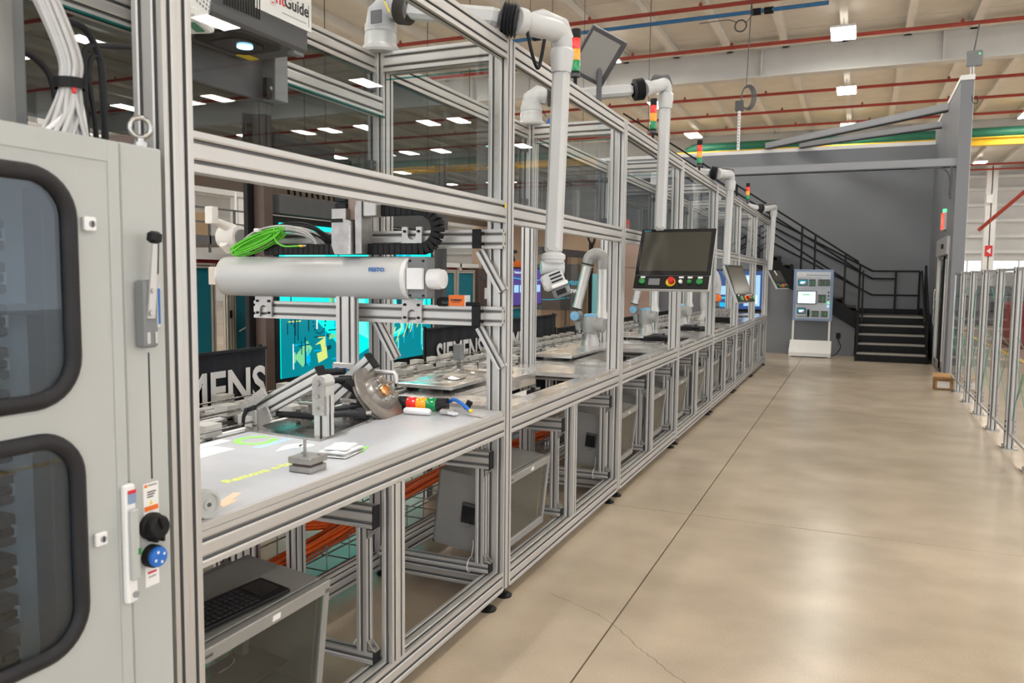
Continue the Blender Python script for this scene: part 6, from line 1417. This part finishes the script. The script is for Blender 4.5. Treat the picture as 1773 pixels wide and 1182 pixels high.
# purple screen
t = T('presentation_screen', 'purple presentation screen with pale boxes behind the second bay', 'screen', (XT + .1, 14, 1.1))
m = t.mb(); m.box((XT, 13.3, 1.10), (XT + .08, 15.2, 1.84), 'black', .005); t.part('casing', m); m = t.mb(); m.box((XT + .08, 13.34, 1.12), (XT + .085, 15.16, 1.81), 'scr_purple'); bg = t.part('screen_image', m)
for q in range(5): m = t.mb(); m.box((XT + .085, 13.75 + .28 * q, 1.36), (XT + .087, 13.97 + .28 * q, 1.50), 'scr_sky'); t.sub('screen_box', m, bg)
m = t.mb(); m.tube([(XT + .086, 13.4, 1.66), (XT + .086, 14.0, 1.62), (XT + .086, 14.6, 1.58), (XT + .086, 15.1, 1.60)], .008, 'scr_blue', n=4); t.sub('screen_line', m, bg)
text('lettering', 'Manufacturing', .07, (XT + .086, 13.75, 1.72), (0, 1, 0), (0, 0, 1), 'scr_white', t.o, t.loc)
t = T('robot_camera', 'small black and orange device standing above the purple screen', 'camera', (XT, 13.9, 1.84))
m = t.mb(); m.box((XT - .05, 13.8, 1.84), (XT + .02, 14.5, 1.96), 'orange_box', .004); t.part('base', m); m = t.mb(); m.tube([(XT, 13.9, 1.96), (XT, 13.8, 2.1), (XT, 14.0, 2.14)], .04, 'black', n=8); t.part('arm', m)
# glass room
t = T('glass_booth', 'dark glazed booth with blue neon writing behind the nearest robot', 'booth', (XT, 17, 0))
m = t.mb(); m.box((XT - .02, 15.4, .06), (XT, 18.45, 2.12), 'pane_booth'); t.part('glass_pane', m)
m = t.mb(); m.box((XT - .02, 16.9, .06), (XT + .012, 16.93, 2.12), 'darkgrey'); t.part('mullion', m)
m = t.mb(); m.box((XT - .05, 15.3, 2.12), (XT + .04, 18.5, 2.28), 'darkgrey'); t.part('header', m); m = t.mb(); m.box((XT - .05, 15.3, 0), (XT + .04, 18.5, .06), 'black'); t.part('sill', m)
m = t.mb(); m.box((-9.2, 18.6, 0), (-5.72, 18.68, 2.94), 'tan_wall'); t.part('rear_wall', m)
m = t.mb(); m.box((-8.9, 18.55, .85), (-6.25, 18.6, 1.98), 'black_gloss'); t.part('dark_screen', m)
for s_, xx, zz, sz, mm in (('future', -6.62, 1.48, .19, 'scr_blue'), ('now', -6.62, 1.28, .20, 'scr_white')):
    text('neon_writing', s_, sz, (xx, 18.545, zz), (1, 0, 0), (0, 0, 1), mm, t.o, t.loc, .006)
m = t.mb(); m.tube(bez([(-7.6, 18.54, 1.2), (-7.1, 18.54, 1.10), (-6.5, 18.54, 1.16)], 6), .012, 'scr_blue', n=5); t.part('neon_line', m)
m = t.mb(); m.box((-5.98, 18.45, 0), (-5.90, 18.55, 2.5), 'black'); t.part('corner_post', m)
m = t.mb(); m.box((-5.88, 18.45, .2), (-5.76, 18.5, 1.75), 'proj_cyan'); t.part('cyan_strip', m)
m = t.mb(); m.tube(bez([(-6.0, 18.35, 2.9), (-5.95, 18.3, 2.6), (-5.85, 18.3, 2.45), (-5.8, 18.35, 2.6), (-5.75, 18.35, 2.9)], 6), .03, 'black', n=6); t.part('cable_loop', m)
m = MB(); m.box((-5.72, 18.5, 0), (-5.55, 18.75, 2.94), 'cream', .006); single('pale_column', 'narrow pale column right of the glass booth', 'column', m)
m = MB(); m.box((-5.54, 18.5, 0), (-5.30, 18.75, 2.94), 'brown', .006); single('dark_column', 'dark brown column beside the narrow pale column', 'column', m)
m = MB(); m.box((-5.29, 18.5, 0), (-4.35, 18.6, 2.5), 'pink_brown'); m.box((-5.29, 18.49, 1.9), (-4.35, 18.5, 1.91), 'brown'); single('brown_partition', 'pinkish brown partition wall behind the second robot', 'partition', m)
# linear lights
for k_, (y0, y1, z, x, lab) in enumerate(((7.5, 8.3, 2.72, -6.0, 'warm linear light above the turquoise screen'), (10.4, 12.2, 2.72, -6.0, 'warm linear light above the dark machine'), (13.4, 14.8, 2.66, -6.0, 'warm linear light above the purple screen'), (15.6, 18.1, 2.72, -6.0, 'long warm linear light above the glass booth'))):
    t = T('linear_light', lab, 'light', (x, (y0 + y1) / 2, z), 'warm linear lights behind the line')
    m = t.mb(); m.box((x - .03, y0, z), (x + .03, y1, z + .035), 'warm_led'); t.part('diffuser', m); m = t.mb(); m.box((x - .04, y0, z + .035), (x + .04, y1, z + .06), 'white'); t.part('housing', m)
    m = t.mb(); m.cyl((x, y0 + .2, z + .06), (x, y0 + .2, z + 6.2), .006, 'black', n=5); m.cyl((x, y1 - .2, z + .06), (x, y1 - .2, z + 6.2), .006, 'black', n=5); t.part('suspension', m)
m = MB(); m.box((-9.0, 6.2, 2.95), (-6.2, 22, 3.10), 'brown'); single('canopy', 'dark brown flat canopy over the exhibition area behind the line', 'canopy', m)
for k_, y in enumerate((9.0, 21.9)): m = MB(); m.box((-6.35, y, 0), (-6.22, y + .13, 2.95), 'brown'); single('canopy_post', '%s dark brown post of the exhibition canopy' % ('near', 'far')[k_], 'post', m, 'canopy posts')
# big TV on the far grey wall
t = T('wall_television', 'large flat television with blue picture against the far grey wall', 'television', (-2.5, 18.8, .9))
m = t.mb(); m.box((-3.25, 18.70, .92), (-1.86, 18.76, 1.88), 'black_gloss', .006); t.part('casing', m)
m = t.mb(); m.box((-3.20, 18.69, .98), (-1.91, 18.70, 1.84), 'scr_navy'); bg = t.part('screen_image', m)
for a, c, mm in (((-2.35, 1.05), (-2.0, 1.75), 'scr_sky'), ((-2.3, 1.5), (-2.1, 1.72), 'scr_white'), ((-3.0, 1.2), (-2.5, 1.25), 'scr_blue'), ((-3.15, 1.02), (-2.6, 1.12), 'scr_blue'), ((-2.9, 1.3), (-2.75, 1.5), 'scr_sky'), ((-2.7, 1.35), (-2.65, 1.5), 'scr_yellow'), ((-2.28, 1.1), (-2.05, 1.3), 'scr_white')):
    m = t.mb(); m.box((a[0], 18.687, a[1]), (c[0], 18.69, c[1]), mm); t.sub('screen_graphic', m, bg)
m = t.mb(); m.box((-2.6, 18.76, 1.2), (-2.4, 18.86, 1.6), 'black'); t.part('wall_bracket', m)

# far left hall: white robot on a platform, dark platform
t = T('industrial_robot', 'white industrial robot seen small in the left part of the hall', 'robot', (-12, 12.9, 0))
_unused = [(-12, 13.1, 1.9), (-12, 13.5, 2.15), (-12, 12.95, 2.38), (-12, 12.75, 2.55), (-12, 12.35, 2.62)]
m = t.mb(); m.cyl((-12, 13.2, 0), (-12, 13.2, 1.7), .35, 'midgrey', n=16); t.part('pedestal', m)
m = t.mb(); m.lathe((-12, 13.2, 1.7), (0, 0, 1), [(0, .001), (0, .3), (.1, .28), (.2, .2), (.22, .001)], 'arm_white', 20); t.part('base', m)
m = t.mb(); m.tube([(-12, 13.3, 1.85), (-12, 13.45, 2.15), (-12, 13.1, 2.4)], [.2, .17, .15], 'arm_white', n=12); t.part('lower_arm', m)
m = t.mb(); m.cyl((-12.2, 12.95, 2.42), (-11.75, 12.95, 2.42), .24, 'white', n=18); m.cyl((-11.75, 12.95, 2.42), (-11.7, 12.95, 2.42), .16, 'midgrey', n=18); t.part('elbow', m)
m = t.mb(); m.tube([(-11.95, 13.35, 2.5), (-11.95, 12.9, 2.6), (-11.95, 12.45, 2.72)], [.09, .11, .07], 'white', n=12); t.part('upper_arm', m)
m = t.mb(); m.tube([(-11.8, 13.1, 2.6), (-11.75, 13.45, 2.5), (-11.75, 13.65, 2.25)], .05, 'ink_blue', n=8); t.part('hose', m); m = t.mb(); m.box((-12.05, 12.28, 2.66), (-11.85, 12.45, 3.0), 'white', .01); t.part('tool', m)
m = t.mb(); m.tube([(-12, 12.75, 2.3), (-12, 13.1, 2.0), (-12, 13.3, 1.8)], .11, 'white', n=10); t.part('balancer', m)
t = T('mezzanine', 'dark steel platform with railings in the left part of the hall', 'platform', (-18, 18, 0))
m = t.mb(); m.box((-20, 14.5, 2.5), (-17, 19.6, 2.75), 'darkgrey'); t.part('deck', m)
for z in (3.1, 3.5): m = t.mb(); m.box((-17.05, 14.5, z), (-17, 19.6, z + .05), 'darkgrey'); t.part('rail', m)
for q in range(6): m = t.mb(); m.box((-17.05, 14.5 + q, 0), (-17, 14.56 + q, 3.55), 'darkgrey'); t.part('post', m)
m = t.mb(); m.box((-19, 17.6, 2.75), (-18, 18.6, 3.5), 'pallet_wood', .02); m.box((-19, 15.5, 2.75), (-18, 16.8, 4.6), 'midgrey', .02); t.part('crate', m)
for k_, (x, y, h, mm, lab) in enumerate(((-20, 24, 3.6, 'midgrey', 'grey machine block far left beyond the teal panels'), (-22, 30, 3.2, 'darkgrey', 'dark machine block beside the far hall column'), (-14, 24, 2.4, 'white', 'low white machine housing in the left hall'))):
    t = T('machine_block', lab, 'machine', (x, y, 0)); m = t.mb(); m.box((x - 1, y - 1.5, 0), (x + 1, y + 1.5, h * .8), mm, .05); t.part('housing', m); m = t.mb(); m.box((x - .6, y - .8, h * .8), (x + .6, y + .6, h), 'darkgrey', .04); t.part('top_unit', m)
    m = t.mb(); m.box((x + 1, y - 1, .8), (x + 1.03, y + .4, h * .6), 'black_gloss'); t.part('window', m)
# things beyond the fence on the right
for k_, (x, y, w, h, mm, lab) in enumerate(((4.2, 24, 1.2, 1.5, 'red_panel', 'red machine standing beyond the guard fence'), (6.5, 30, 1.6, 1.7, 'white', 'pale machine standing beyond the guard fence'), (5.0, 36, 2.0, 1.5, 'wall_grey', 'grey machine far beyond the guard fence'))):
    t = T('machine_block', lab, 'machine', (x, y, 0)); m = t.mb(); m.box((x - w / 2, y - 1, 0), (x + w / 2, y + 1, h * .75), mm, .05); t.part('housing', m); m = t.mb(); m.box((x - w / 3, y - .6, h * .75), (x + w / 3, y + .6, h), 'midgrey', .04); t.part('top_unit', m); m = t.mb(); m.box((x - .3, y - 1.03, .5), (x + .3, y - 1, h * .6), 'black_gloss'); t.part('window', m)

# pouches hanging behind the support arm bases, small tag, hanging wire
for k_, (x, y, z) in enumerate(((-2.26, 3.49, 2.90), (-2.30, 5.95, 2.72))):
    t = T('hanging_pouch', ['clear plastic pouch with dark and blue items hung by the nearest support arm base', 'clear plastic pouch with blue item hung by the second support arm base'][k_], 'bag', (x, y, z - .02))
    m = t.mb(); m.box((x - .06, y - .004, z), (x + .06, y + .012, z + .2), 'bag_film', .003); t.part('film', m)
    m = t.mb(); m.box((x - .045, y, z + .015), (x + .02, y + .008, z + .08), 'darkgrey', .002); t.part('dark_item', m)
    m = t.mb(); m.obox((x + .03, y + .004, z + .15), (.05, .006, .05), 'blue_strap', rotY(25), .002); m.obox((x + .05, y + .004, z + .09), (.008, .006, .07), 'yellow', rotY(-28)); t.part('blue_tag', m)
    m = t.mb(); m.cyl((x, y, z + .19), (x + .01, y + .1 * (1 - 2 * k_), z + .22), .004, 'black', n=5); t.part('hook', m)
m = MB(); m.box((-1.5877, 3.565, 1.985), (-1.5868, 3.583, 2.01), 'yellow'); single('yellow_tag', 'tiny yellow tag stuck on the middle rail at the first post', 'tag', m)
m = MB(); m.tube([(-5.05, 20.3, 8.76), (-5.06, 20.3, 7.0), (-5.05, 20.3, 6.1), (-5.05, 20.3, 5.2)], .01, 'darkgrey', n=5); single('hanging_wire', 'thin grey wire hanging from the roof above the third bay', 'wire', m)
